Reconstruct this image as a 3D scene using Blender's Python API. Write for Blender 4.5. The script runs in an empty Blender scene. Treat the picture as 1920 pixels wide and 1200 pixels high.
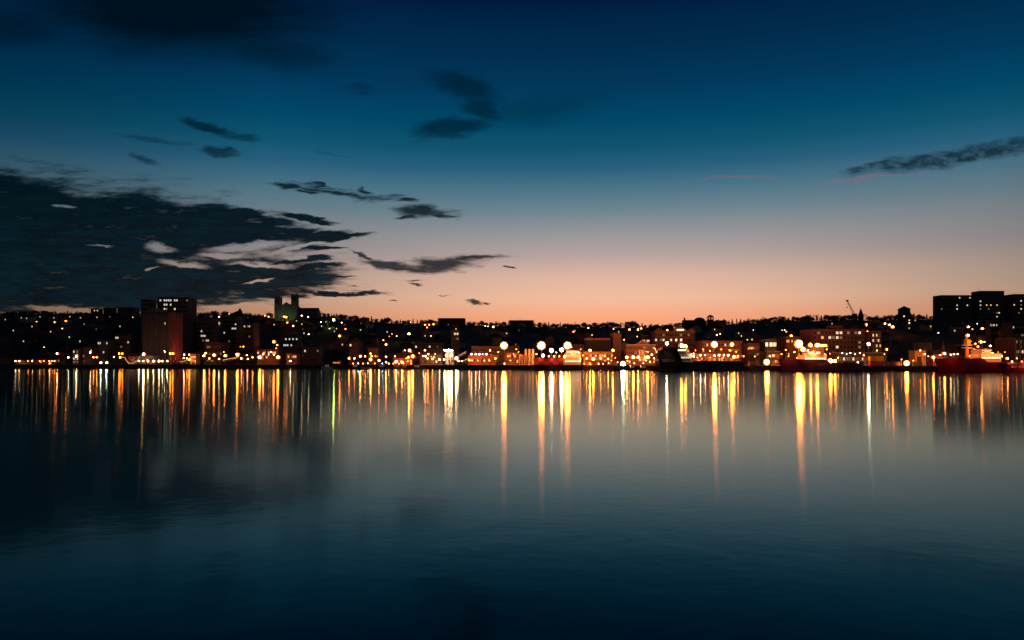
import bpy, bmesh, math, random
from mathutils import Vector, Matrix
random.seed(7)
R = math.radians
SC = bpy.context.scene
COL = SC.collection

# ------------------------------------------------------------------ camera
FPX, HZ, CAMH = 1493.0, 677.0, 5.0          # focal length in photo pixels, horizon row, eye height
cam = bpy.data.cameras.new('camera')
cam.sensor_width = 36.0
cam.lens = 36.0 * FPX / 1920.0
cam.shift_y = (HZ - 600.0) / 1920.0
cam.clip_start, cam.clip_end = 0.5, 20000
co = bpy.data.objects.new('camera', cam)
co.location = (0, 0, CAMH)
co.rotation_euler = (R(90), 0, 0)
COL.objects.link(co)
SC.camera = co
SC.view_settings.view_transform = 'Standard'
SC.view_settings.look = 'None'
SC.view_settings.exposure = 0
SC.view_settings.gamma = 1
SC.view_settings.use_curve_mapping = False
SC.cycles.use_denoising = True
SC.cycles.max_bounces = 4
SC.cycles.use_light_tree = True
SC.cycles.sample_clamp_indirect = 0

def lin(r, g, b):
    f = lambda c: (c / 255 / 12.92) if c <= 10 else ((c / 255 + 0.055) / 1.055) ** 2.4
    return (f(r), f(g), f(b), 1)

# ------------------------------------------------------------------ sky (dusk, afterglow and cloud banks)
W = bpy.data.worlds.new('World')
SC.world = W
W.use_nodes = True
nt = W.node_tree
nt.nodes.clear()
N, LK = nt.nodes, nt.links

def put(sock, v):
    if isinstance(v, (int, float)): sock.default_value = v
    elif isinstance(v, tuple): sock.default_value = v
    else: LK.new(v, sock)

def M(op, a, b=0.0, c=0.0, clamp=False):
    n = N.new('ShaderNodeMath'); n.operation = op; n.use_clamp = clamp
    put(n.inputs[0], a); put(n.inputs[1], b); put(n.inputs[2], c)
    return n.outputs[0]

def VM(op, a, b=(0, 0, 0), s=None):
    n = N.new('ShaderNodeVectorMath'); n.operation = op
    put(n.inputs[0], a); put(n.inputs[1], b)
    if s is not None: put(n.inputs['Scale'], s)
    return n.outputs['Value'] if op == 'LENGTH' else n.outputs[0]

def MR(v, a, b, c=0.0, d=1.0, smooth=True):
    n = N.new('ShaderNodeMapRange'); n.interpolation_type = 'SMOOTHSTEP' if smooth else 'LINEAR'
    put(n.inputs[0], v)
    for i, x in enumerate((a, b, c, d)): put(n.inputs[1 + i], x)
    return n.outputs[0]

def MIX(f, a, b):
    n = N.new('ShaderNodeMix'); n.data_type = 'RGBA'
    put(n.inputs['Factor'], f); put(n.inputs[6], a); put(n.inputs[7], b)
    return n.outputs[2]

tc = N.new('ShaderNodeTexCoord')
sp = N.new('ShaderNodeSeparateXYZ'); LK.new(tc.outputs['Generated'], sp.inputs[0])
X, Y, Z = sp.outputs
hor = M('SQRT', M('ADD', M('MULTIPLY', X, X), M('MULTIPLY', Y, Y)))
tel = M('DIVIDE', Z, M('MAXIMUM', hor, 0.001))          # tangent of the elevation
az = M('ARCTAN2', X, Y)
ramp = N.new('ShaderNodeValToRGB')
LK.new(M('MULTIPLY', tel, 1.0, clamp=True), ramp.inputs[0])
stops = [(0.0, (255, 152, 100)), (.040, (252, 166, 122)), (.066, (244, 188, 156)), (.094, (224, 182, 162)), (.121, (184, 164, 160)),
         (.150, (150, 150, 153)), (.176, (112, 134, 145)), (.202, (78, 118, 137)), (.230, (40, 96, 125)), (.256, (16, 84, 112)),
         (.289, (2, 71, 103)), (.329, (2, 57, 92)), (.376, (1, 45, 78)), (.416, (1, 36, 72)), (.44, (1, 28, 61)), (.8, (1, 12, 32)), (1.0, (1, 8, 22))]
el = ramp.color_ramp.elements
while len(el) < len(stops): el.new(0.5)
for e, (p, c) in zip(el, stops): e.position = p + (.0107 if 0 < p < .5 else 0); e.color = lin(*c)
da = M('DIVIDE', M('SUBTRACT', az, R(7)), R(29))
gau = M('EXPONENT', M('MULTIPLY', M('MULTIPLY', da, da), -1.0))
low = MR(tel, 0.10, 0.27)
azf = MR(gau, 0.0, 1.0, 0.07, 1.0, False)
azf = M('ADD', M('MULTIPLY', azf, M('SUBTRACT', 1.0, low)), M('MULTIPLY', MR(gau, 0.0, 0.5, 0.2, 1.0, False), low))
azv = N.new('ShaderNodeCombineXYZ'); LK.new(azf, azv.inputs[0]); LK.new(M('POWER', azf, .76), azv.inputs[1]); LK.new(M('POWER', azf, .66), azv.inputs[2])
sky = VM('MULTIPLY', ramp.outputs[0], azv.outputs[0])
# clouds: lens-shaped banks on the sky sphere, their edges torn by two layers of wind-drawn noise
gx = M('DIVIDE', X, M('MAXIMUM', Y, 0.05)); gz = M('DIVIDE', Z, M('MAXIMUM', Y, 0.05))
cb = N.new('ShaderNodeCombineXYZ'); LK.new(gx, cb.inputs[0]); LK.new(gz, cb.inputs[1])
def NZ(scale, det, sx, sy, rot=0.0, rough=0.6):
    mp = N.new('ShaderNodeMapping'); LK.new(cb.outputs[0], mp.inputs[0]); mp.inputs['Scale'].default_value = (sx, sy, 1)
    mp.inputs['Rotation'].default_value = (0, 0, rot)
    n = N.new('ShaderNodeTexNoise'); LK.new(mp.outputs[0], n.inputs['Vector'])
    n.inputs['Scale'].default_value = scale; n.inputs['Detail'].default_value = det; n.inputs['Roughness'].default_value = rough
    return n
n1 = NZ(7, 4, 1, 2.8, 0.1)
n2 = NZ(20, 6, 1, 3.6, 0.12, 0.66)
n3 = NZ(16, 7, 1, 6.5, 0.14, 0.72)
dist = VM('MULTIPLY', VM('SUBTRACT', n1.outputs['Color'], (0.5, 0.5, 0.5)), (0.07, 0.030, 0))
dist2 = VM('MULTIPLY', VM('SUBTRACT', n2.outputs['Color'], (0.5, 0.5, 0.5)), (0.045, 0.017, 0))
pos = VM('ADD', VM('ADD', cb.outputs[0], dist), dist2)
ps = N.new('ShaderNodeSeparateXYZ'); LK.new(pos, ps.inputs[0]); LAST = [0.0]
def blob(cx, cy, rx, ry, rot=0):   # z carries the previous result (scaled away) so the lens shapes are evaluated one after another
    cz = N.new('ShaderNodeCombineXYZ'); LK.new(ps.outputs[0], cz.inputs[0]); LK.new(ps.outputs[1], cz.inputs[1]); put(cz.inputs[2], LAST[0])
    mp = N.new('ShaderNodeMapping'); mp.vector_type = 'TEXTURE'
    LK.new(cz.outputs[0], mp.inputs[0])
    mp.inputs['Location'].default_value = ((cx - 960) / FPX, (HZ - cy) / FPX, 0)
    mp.inputs['Rotation'].default_value = (0, 0, R(-rot))
    mp.inputs['Scale'].default_value = (rx / FPX, ry / FPX, 1e6)
    LAST[0] = M('SUBTRACT', 1.0, VM('LENGTH', mp.outputs[0])); return LAST[0]
def union(lst, op='MAXIMUM'):
    o = None
    for b in lst:
        d = blob(*b[:5])
        if len(b) > 5: d = M('MULTIPLY', d, b[5])
        o = d if o is None else M(op, o, d)
    return o
bank = union([(-80, 462, 640, 158, 3), (40, 380, 230, 60, 8), (250, 418, 290, 66, 9), (440, 425, 170, 40, 12), (470, 405, 90, 14, 8), (170, 522, 470, 72, 0),
              (430, 522, 240, 48, 0), (510, 512, 100, 16, 3), (535, 432, 80, 15, -6), (590, 440, 85, 12, -10), (560, 487, 60, 5, -4), (520, 552, 95, 16, -2),
              (600, 537, 40, 4, -3), (615, 556, 40, 3, 2), (332, 470, 40, 17, 0), (575, 405, 70, 6, 8), (640, 437, 75, 6, -5), (605, 462, 60, 5, 0), (610, 520, 70, 4, -4), (630, 553, 90, 5, 1), (585, 500, 60, 6, -6)])
hole = union([(296, 462, 50, 15, 0), (345, 491, 85, 11, 6), (278, 502, 26, 6, -12), (470, 458, 130, 12, -5), (490, 494, 90, 6, 3), (185, 463, 32, 4, 4), (500, 528, 60, 6, -14),
              (140, 580, 125, 9, 4), (300, 581, 60, 2, 0), (450, 579, 110, 7, 2), (410, 474, 60, 8, 0), (130, 381, 40, 4, 3), (555, 459, 70, 7, -14)])
fib = M('SUBTRACT', n3.outputs[0], 0.5)
hole = MR(M('ADD', hole, M('MULTIPLY', fib, 1.6)), 0.0, 1.0)
bank = M('SUBTRACT', M('MINIMUM', bank, .42), M('MULTIPLY', hole, .62))
bank = M('ADD', bank, M('ADD', M('MULTIPLY', M('SUBTRACT', n2.outputs[0], 0.5), 0.5), M('MULTIPLY', fib, 1.1)))
small = union([(640, 357, 190, 10, 6, .75), (600, 346, 120, 5, 7, .6), (540, 348, 46, 9, 5), (585, 360, 40, 4, 6), (640, 356, 50, 6, 5), (692, 352, 26, 5, 8), (765, 371, 34, 5, 6), (600, 343, 24, 4, 10), (800, 390, 46, 11, -4),
               (770, 406, 34, 6, -8), (826, 400, 32, 6, 12), (745, 493, 110, 11, 3), (690, 482, 44, 6, 22), (835, 495, 115, 20, -3), (890, 487, 90, 9, 0), (795, 395, 70, 16, -3), (775, 524, 22, 3, 0),
               (777, 533, 26, 3, 0), (658, 536, 10, 2, 0), (690, 550, 18, 3, 5), (885, 566, 26, 5, 6), (912, 568, 14, 3, 8), (830, 556, 18, 2, 0), (948, 508, 22, 3, 0),
               (680, 437, 30, 4, -6), (622, 412, 26, 3, 4), (728, 571, 10, 2, 0)])
small = M('ADD', small, M('MULTIPLY', fib, 1.5))
alpha = M('MAXIMUM', MR(bank, -0.12, 0.34, 0, 0.985), MR(small, 0.02, 0.7, 0, 0.92))
faint = [((330, 5, 400, 140, 4), .95, .75), ((500, 90, 200, 60, 12), .6, .9), ((390, 240, 80, 13, 18), .75, .7), ((455, 262, 60, 12, 5), .55, .8), ((412, 290, 52, 8, 4), .7, .7), ((262, 304, 42, 8, 15), .6, .7),
         ((290, 268, 100, 10, 9), .4, .9), ((865, 165, 110, 34, 18), .62, .8), ((905, 205, 60, 30, 20), .65, .8), ((850, 240, 100, 24, -8), .68, .7), ((680, 166, 44, 12, 8), .35, .9),
         ((1010, 205, 180, 40, -6), .3, 1.0), ((20, 50, 190, 60, 0), .55, .9), ((520, 105, 70, 24, 20), .35, 1.0), ((620, 285, 60, 4, 3), .2, .8)]
for b, a, wd in faint: alpha = M('MAXIMUM', alpha, MR(M('ADD', blob(*b), M('MULTIPLY', fib, .5)), 0.0, wd, 0, a))
ribs = NZ(60, 3, 1, 1.6, 0.6)
trail = M('MAXIMUM', blob(1800, 292, 250, 22, -9.5), blob(1660, 314, 90, 10, -4))
alpha = M('MAXIMUM', alpha, M('MULTIPLY', MR(trail, 0.0, 0.65, 0, 1.0), MR(ribs.outputs[0], 0.3, 0.62, 0.35, 0.82)))
ccol = MIX(MR(gz, 0.10, 0.30), MIX(MR(n3.outputs[0], .35, .7), lin(1, 14, 21), lin(4, 32, 42)), lin(0, 15, 25))
sky2 = MIX(M('MULTIPLY', alpha, MR(Y, 0.05, 0.2)), sky, ccol)
pink = M('MULTIPLY', MR(M('MAXIMUM', blob(1380, 332, 110, 7, 0), blob(1640, 332, 150, 7, -4)), 0.1, 0.9), 0.35)
sky2 = MIX(pink, sky2, lin(140, 100, 120))
bg = N.new('ShaderNodeBackground'); LK.new(sky2, bg.inputs[0]); bg.inputs[1].default_value = 1.0
wo = N.new('ShaderNodeOutputWorld'); LK.new(bg.outputs[0], wo.inputs[0])
W.cycles.sampling_method = 'MANUAL'; W.cycles.sample_map_resolution = 512

# ------------------------------------------------------------------ materials
MATS = {}
def mat(name, col, rough=0.7, metal=0.0, var=0.25, vs=0.6, bump=0.0):
    if name in MATS: return MATS[name]
    m = bpy.data.materials.new(name); m.use_nodes = True
    t = m.node_tree; b = t.nodes['Principled BSDF']
    b.inputs['Roughness'].default_value = rough; b.inputs['Metallic'].default_value = metal
    g = t.nodes.new('ShaderNodeNewGeometry'); n = t.nodes.new('ShaderNodeTexNoise')
    t.links.new(g.outputs['Position'], n.inputs['Vector']); n.inputs['Scale'].default_value = vs; n.inputs['Detail'].default_value = 5
    mx = t.nodes.new('ShaderNodeMix'); mx.data_type = 'RGBA'
    t.links.new(n.outputs[0], mx.inputs['Factor'])
    mx.inputs[6].default_value = (*[c * (1 - var) for c in col], 1); mx.inputs[7].default_value = (*[min(1, c * (1 + var)) for c in col], 1)
    t.links.new(mx.outputs[2], b.inputs['Base Color'])
    if bump:
        bp = t.nodes.new('ShaderNodeBump'); bp.inputs['Strength'].default_value = bump
        t.links.new(n.outputs[0], bp.inputs['Height']); t.links.new(bp.outputs[0], b.inputs['Normal'])
    MATS[name] = m
    return m
def emis(name, col, s, sample=True):
    if name in MATS: return MATS[name]
    m = bpy.data.materials.new(name); m.use_nodes = True
    t = m.node_tree; t.nodes.clear()
    e = t.nodes.new('ShaderNodeEmission'); e.inputs[0].default_value = (*col, 1); e.inputs[1].default_value = s
    o = t.nodes.new('ShaderNodeOutputMaterial'); t.links.new(e.outputs[0], o.inputs[0])
    m.cycles.emission_sampling = 'FRONT' if sample else 'NONE'
    MATS[name] = m
    return m
brick = lambda: mat('brick', (.30, .10, .06), .85, var=.35, vs=1.5)
WALLS = {'brick': ((.30, .10, .06), .85), 'dark': ((.045, .045, .05), .8), 'grey': ((.13, .13, .13), .8), 'cream': ((.55, .48, .36), .8), 'white': ((.75, .74, .70), .6),
         'red': ((.36, .05, .03), .6), 'brown': ((.12, .06, .045), .8), 'stone': ((.20, .185, .17), .85), 'rose': ((.42, .20, .17), .8), 'blue': ((.08, .14, .22), .7),
         'green': ((.08, .16, .10), .7), 'ochre': ((.45, .26, .07), .7), 'concrete': ((.2, .19, .18), .85)}
def wmat(k):
    c, r = WALLS[k]
    return mat('wall_' + k, c, r, var=.2, vs=.8)
roofm = lambda: mat('roofing', (.045, .045, .05), .9)
metal = lambda: mat('dark_metal', (.10, .10, .10), .5, .6)
white_paint = lambda: mat('white_paint', (.78, .77, .74), .4)
glass_dark = lambda: mat('dark_glass', (.02, .025, .03), .08, 0, .1)
frame_m = lambda: mat('window_frame', (.5, .47, .42), .6)
COLS = {'O': (1, .15, .012), 'Y': (1, .18, .018), 'W': (1, .42, .17), 'C': (1, .80, .50), 'G': (.85, .9, .10), 'P': (1, .2, .09), 'B': (.45, .65, 1)}
WORD = {'O': 'orange', 'Y': 'golden', 'W': 'warm white', 'C': 'cool white', 'G': 'greenish', 'P': 'pinkish', 'B': 'bluish'}
winm = {'w': lambda: emis('lit_window', (1, .74, .44), 1.1, False), 'v': lambda: emis('bright_window', (1, .74, .42), 2.3, False),
        'o': lambda: emis('orange_window', (1, .42, .10), 1.4, False), 'c': lambda: emis('cool_window', (.95, .92, .76), .75, False),
        'd': lambda: emis('dim_window', (1, .62, .36), .22, False)}

# ------------------------------------------------------------------ mesh helpers
class MB:
    def __init__(s): s.v = []; s.f = []; s.m = []; s.mats = []
    def mi(s, m):
        if m not in s.mats: s.mats.append(m)
        return s.mats.index(m)
    def box(s, x0, x1, y0, y1, z0, z1, m):
        b = len(s.v); k = s.mi(m)
        s.v += [(x0, y0, z0), (x1, y0, z0), (x1, y1, z0), (x0, y1, z0), (x0, y0, z1), (x1, y0, z1), (x1, y1, z1), (x0, y1, z1)]
        for f in ((0, 3, 2, 1), (4, 5, 6, 7), (0, 1, 5, 4), (1, 2, 6, 5), (2, 3, 7, 6), (3, 0, 4, 7)):
            s.f.append(tuple(b + i for i in f)); s.m.append(k)
        return s
    def tube(s, p, q, r0, r1, m, n=6, caps=True):
        p, q = Vector(p), Vector(q); d = (q - p).normalized()
        a = d.orthogonal().normalized(); c = d.cross(a); b = len(s.v); k = s.mi(m)
        for pt, r in ((p, r0), (q, r1)):
            for i in range(n):
                t = 2 * math.pi * i / n
                s.v.append(tuple(pt + a * math.cos(t) * r + c * math.sin(t) * r))
        for i in range(n):
            j = (i + 1) % n
            s.f.append((b + i, b + j, b + n + j, b + n + i)); s.m.append(k)
        if caps:
            s.f.append(tuple(b + n - 1 - i for i in range(n))); s.m.append(k)
            s.f.append(tuple(b + n + i for i in range(n))); s.m.append(k)
        return s
    def poly(s, vs, fs, m):
        b = len(s.v); k = s.mi(m); s.v += [tuple(v) for v in vs]
        for f in fs: s.f.append(tuple(b + i for i in f)); s.m.append(k)
        return s
    def ball(s, c, r, m, seg=8, rings=5, sz=1.0):
        vs = [(c[0], c[1], c[2] + r * sz)]
        for i in range(1, rings):
            t = math.pi * i / rings
            for j in range(seg):
                a = 2 * math.pi * j / seg
                vs.append((c[0] + r * math.sin(t) * math.cos(a), c[1] + r * math.sin(t) * math.sin(a), c[2] + r * sz * math.cos(t)))
        vs.append((c[0], c[1], c[2] - r * sz)); L = len(vs) - 1; fs = []
        for j in range(seg):
            k = (j + 1) % seg
            fs.append((0, 1 + j, 1 + k))
            for i in range(rings - 2):
                a = 1 + i * seg
                fs.append((a + j, a + seg + j, a + seg + k, a + k))
            a = 1 + (rings - 2) * seg
            fs.append((a + j, L, a + k))
        return s.poly(vs, fs, m)
    def prism(s, prof, x0, x1, m, axis='x'):
        n = len(prof)
        if axis == 'x': vs = [(x0, a, b) for a, b in prof] + [(x1, a, b) for a, b in prof]
        else: vs = [(a, x0, b) for a, b in prof] + [(a, x1, b) for a, b in prof]
        fs = [tuple(range(n))[::-1], tuple(range(n, 2 * n))] + [(i, (i + 1) % n, n + (i + 1) % n, n + i) for i in range(n)]
        return s.poly(vs, fs, m)
    def mesh(s, name):
        me = bpy.data.meshes.new(name); me.from_pydata(s.v, [], s.f); me.update()
        for m in s.mats: me.materials.append(m)
        for p, k in zip(me.polygons, s.m): p.material_index = k
        bm = bmesh.new(); bm.from_mesh(me); bmesh.ops.recalc_face_normals(bm, faces=bm.faces); bm.to_mesh(me); bm.free()
        return me
    def obj(s, name, parent=None, loc=(0, 0, 0)):
        return link(s.mesh(name), name, parent, loc)
def link(me, name, parent=None, loc=(0, 0, 0), rot=0):
    o = bpy.data.objects.new(name, me); o.location = loc; o.rotation_euler = (0, 0, rot)
    if parent: o.parent = parent
    COL.objects.link(o)
    return o
ALLT = []
def thing(name, label, cat, loc, rot=0, group=None):
    o = bpy.data.objects.new(name, None); o.location = loc; o.rotation_euler = (0, 0, rot); COL.objects.link(o)
    o.empty_display_size = 1
    if label: o['label'] = label
    o['category'] = cat; o['kind'] = 'thing'
    if group: o['group'] = group
    ALLT.append(o)
    return o
def copy_thing(root, loc, rot=0, scale=1.0):
    r = root.copy(); COL.objects.link(r); r.location = loc; r.rotation_euler = (0, 0, rot); r.scale = (scale,) * 3 if not isinstance(scale, tuple) else scale
    for ch in list(root.children):
        c = ch.copy(); COL.objects.link(c); c.parent = r
        for g in ch.children:
            d = g.copy(); COL.objects.link(d); d.parent = c
    ALLT.append(r)
    return r

# ------------------------------------------------------------------ layout: directions (photo columns), distances, ground
def interp(x, t):
    if x <= t[0][0]: return t[0][1]
    for (a, b), (c, d) in zip(t, t[1:]):
        if x <= c: return b + (d - b) * (x - a) / (c - a)
    return t[-1][1]
def wx(px, Y): return (px - 960) / FPX * Y
def wz(py, Y): return CAMH + (HZ - py) / FPX * Y
def spx(x, Y): return 960 + x / Y * FPX
SHORE = [(-2500, 620), (-300, 575), (0, 562), (600, 530), (960, 474), (1400, 424), (1920, 378), (2400, 350), (4400, 260)]
def shore(px): return interp(px, SHORE)
RIDGE = [(-2500, 640), (-600, 600), (0, 590), (60, 588), (170, 590), (270, 588), (400, 590), (440, 592), (515, 593), (585, 588), (640, 594), (700, 600), (740, 604), (820, 604), (900, 606),
         (1000, 609), (1060, 611), (1150, 610), (1200, 610), (1240, 614), (1290, 608), (1340, 606), (1400, 604), (1440, 600), (1540, 597), (1600, 596), (1650, 598), (1690, 594), (1740, 596),
         (1920, 600), (2600, 610), (4400, 650)]
QZ, RY = 2.4, 1100.0
def ridge_z(px): return wz(interp(px, RIDGE) + 4, RY)
def ground(px, Y):
    s = shore(px) + 75
    if Y <= s: return QZ
    t = (Y - s) / (RY - s); rz = ridge_z(px)
    if t > 1: return max(QZ, rz - (Y - RY) * 0.03)
    k = 0.35 * t * t * (3 - 2 * t) + 0.65 * t
    return QZ + (rz - QZ) * k
def gpy(px, Y, h=0): return HZ - (ground(px, Y) + h - CAMH) / Y * FPX
def find_Y(px, py, h=0, lo=None):
    """distance at which something h metres above the ground shows at row py"""
    a, b = (shore(px) + 8 if lo is None else lo), RY + 30
    if gpy(px, a, h) <= py: return a
    for _ in range(30):
        m = (a + b) / 2
        if gpy(px, m, h) > py: a = m
        else: b = m
    return (a + b) / 2

# ------------------------------------------------------------------ setting: hill, quay, water
def structure(o): o['kind'] = 'structure'; return o
cols = list(range(-2400, 4300, 40))
g = MB(); gm = mat('hill_ground', (.045, .05, .035), .95, var=.5, vs=.05)
rows = [0] + [i / 40 for i in range(1, 41)] + [1.12, 1.4, 2.2]
vs = []
for px in cols:
    s0 = shore(px) + 3
    for t in rows:
        Yy = s0 + (RY - s0) * t if t <= 1 else RY * t
        vs.append((wx(px, Yy), Yy, ground(px, Yy) + (0.6 * math.sin(px * .05 + Yy * .02) if 0.15 < t < 2 else 0)))
n = len(rows); fs = [(i * n + j, (i + 1) * n + j, (i + 1) * n + j + 1, i * n + j + 1) for i in range(len(cols) - 1) for j in range(n - 1)]
g.poly(vs, fs, gm); structure(g.obj('hill'))
q = MB(); qm = mat('quay_concrete', (.09, .085, .08), .9, var=.4, vs=.7, bump=.3); am = mat('asphalt', (.05, .05, .05), .8, var=.3)
vs = []; fs = []
prof = [(0, -4), (0, QZ + .12), (.5, QZ + .12), (.5, QZ + .004), (18, QZ + .01), (18, -4)]
qs = list(range(-2400, 4300, 60))
for px in qs:
    for d, z in prof:
        Yy = shore(px) + d; vs.append((wx(px, Yy), Yy, z))
m6 = len(prof)
for i in range(len(qs) - 1):
    for j in range(m6 - 1): fs.append((i * m6 + j, (i + 1) * m6 + j, (i + 1) * m6 + j + 1, i * m6 + j + 1))
q.poly(vs, fs, qm); structure(q.obj('quay'))

wm = bpy.data.materials.new('harbour_water'); wm.use_nodes = True
t = wm.node_tree; t.nodes.remove(t.nodes['Principled BSDF'])
gls = t.nodes.new('ShaderNodeBsdfAnisotropic'); gls.distribution = 'BECKMANN'; gls.inputs['Roughness'].default_value = 0.118; gls.inputs['Anisotropy'].default_value = 0.64
gl2 = t.nodes.new('ShaderNodeBsdfAnisotropic'); gl2.distribution = 'BECKMANN'; gl2.inputs['Roughness'].default_value = 0.070; gl2.inputs['Anisotropy'].default_value = 0.55
for q_ in (gls, gl2): q_.inputs['Color'].default_value = (.60, .87, .90, 1)
tg = t.nodes.new('ShaderNodeCombineXYZ'); tg.inputs[0].default_value = 1.0; t.links.new(tg.outputs[0], gls.inputs['Tangent']); t.links.new(tg.outputs[0], gl2.inputs['Tangent'])
mg = t.nodes.new('ShaderNodeMixShader'); mg.inputs[0].default_value = .62; t.links.new(gls.outputs[0], mg.inputs[1]); t.links.new(gl2.outputs[0], mg.inputs[2])
dfs = t.nodes.new('ShaderNodeBsdfDiffuse'); dfs.inputs[0].default_value = (.001, .008, .010, 1)
frn = t.nodes.new('ShaderNodeFresnel'); frn.inputs[0].default_value = 1.333
mxs = t.nodes.new('ShaderNodeMixShader'); t.links.new(frn.outputs[0], mxs.inputs[0]); t.links.new(dfs.outputs[0], mxs.inputs[1]); t.links.new(mg.outputs[0], mxs.inputs[2]); t.links.new(mxs.outputs[0], t.nodes['Material Output'].inputs[0])
g_ = t.nodes.new('ShaderNodeNewGeometry')
def wnoise(sx, sy, sc, det, rot=0.0):
    mp = t.nodes.new('ShaderNodeMapping'); t.links.new(g_.outputs['Position'], mp.inputs[0]); mp.inputs['Scale'].default_value = (sx, sy, 1)
    mp.inputs['Rotation'].default_value = (0, 0, rot)
    nn = t.nodes.new('ShaderNodeTexNoise'); nn.noise_dimensions = '2D'; t.links.new(mp.outputs[0], nn.inputs['Vector']); nn.inputs['Scale'].default_value = sc; nn.inputs['Detail'].default_value = det
    return nn.outputs[0]
b1 = t.nodes.new('ShaderNodeBump'); b1.inputs['Distance'].default_value = 0.008
t.links.new(wnoise(1.0, .9, .6, 2, .15), b1.inputs['Height'])
patch = t.nodes.new('ShaderNodeMapRange'); t.links.new(wnoise(.3, 1.0, .03, 3, .05), patch.inputs[0]); patch.inputs[1].default_value = .3; patch.inputs[2].default_value = .7; patch.inputs[3].default_value = .2; patch.inputs[4].default_value = 1.0
t.links.new(patch.outputs[0], b1.inputs['Strength'])
pm_ = t.nodes.new('ShaderNodeMapRange'); t.links.new(patch.outputs[0], pm_.inputs[0]); pm_.inputs[3].default_value = .82; pm_.inputs[4].default_value = .68; t.links.new(pm_.outputs[0], mg.inputs[0])
b2 = t.nodes.new('ShaderNodeBump'); b2.inputs['Distance'].default_value = 0.0018; b2.inputs['Strength'].default_value = 1.0
t.links.new(wnoise(.7, 1.0, 2.2, 2, -.2), b2.inputs['Height']); t.links.new(b1.outputs[0], b2.inputs['Normal'])
t.links.new(b2.outputs[0], gls.inputs['Normal']); t.links.new(b2.outputs[0], gl2.inputs['Normal'])
w = MB(); w.poly([(-9000, -3000, 0), (9000, -3000, 0), (9000, 9000, 0), (-9000, 9000, 0)], [(0, 1, 2, 3)], wm)
structure(w.obj('water'))

SPOTC = {'O': (1, .20, .035), 'Y': (1, .27, .06), 'W': (1, .46, .20), 'C': (.9, .9, .7), 'G': (.5, 1, .42), 'P': (1, .16, .09), 'B': (.5, .7, 1)}
def spot(root, loc, d, k_, P, ang):
    l_ = bpy.data.lights.new('lamp_light', 'SPOT'); l_.energy = P; l_.color = SPOTC[k_]; l_.spot_size = R(ang); l_.spot_blend = 1; l_.shadow_soft_size = .25
    o = bpy.data.objects.new('lamp_light', l_); o.location = loc; o.rotation_euler = Vector(d).to_track_quat('-Z', 'Y').to_euler(); o.parent = root; COL.objects.link(o); return o
def added_lamp(root, pos, d, k_, r_, L, P, ang=150):  # lamp with a spot, added to light hulls, deckhouses and walls
    mb = MB(); u = Vector(d).normalized(); p = Vector(pos); mb.tube(p - u * r_ * 1.6, p, r_ * .6, r_ * 1.1, metal(), 8); mb.tube(p - u * r_ * 1.5, p - u * r_ * 1.5 + Vector((0, .9, -.5)), .05, .05, metal(), 4); o = mb.obj('deck_lamp', root)
    b_ = MB(); b_.ball(tuple(p), r_, emis('deck_%s_%d' % (k_, L), COLS[k_], L), 8, 5); b_.obj('bulb', o); spot(root, tuple(p + u * r_ * 1.4), d, k_, P, ang)
# ------------------------------------------------------------------ buildings
WCACHE = {}
def window_mesh(w, h, k):
    key = (round(w, 1), round(h, 1), k)
    if key not in WCACHE:
        w, h = key[0], key[1]; mb = MB(); fm = frame_m(); gm = glass_dark() if k is None else winm[k]()
        e = .09
        mb.box(-w / 2 - e, -w / 2, -.10, .02, -h / 2 - e, h / 2 + e, fm); mb.box(w / 2, w / 2 + e, -.10, .02, -h / 2 - e, h / 2 + e, fm)
        mb.box(-w / 2, w / 2, -.10, .02, h / 2, h / 2 + e, fm); mb.box(-w / 2, w / 2, -.14, .02, -h / 2 - e, -h / 2, fm)
        mb.box(-.03, .03, -.08, .02, -h / 2, h / 2, fm)
        mb.box(-w / 2, w / 2, -.05, .02, -h / 2, h / 2, gm)
        WCACHE[key] = mb.mesh('window')
    return WCACHE[key]
def windows(root, W_, z0, z1, y, rows, cols, ww, wh, lit, x0=None, x1=None):
    x0 = -W_ / 2 if x0 is None else x0; x1 = W_ / 2 if x1 is None else x1
    cw, rh = (x1 - x0) / cols, (z1 - z0) / rows
    ww, wh = min(ww, cw * .7), min(wh, rh * .62)
    cells = {}
    for (lx, lz, k) in lit:
        c = min(cols - 1, max(0, int((lx - x0) / cw))); r = min(rows - 1, max(0, int((lz - z0) / rh))); cells[(r, c)] = k
    for r in range(rows):
        for c in range(cols):
            o = link(window_mesh(ww, wh, cells.get((r, c))), 'window', root, (x0 + (c + .5) * cw, y, z0 + (r + .5) * rh))
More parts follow.
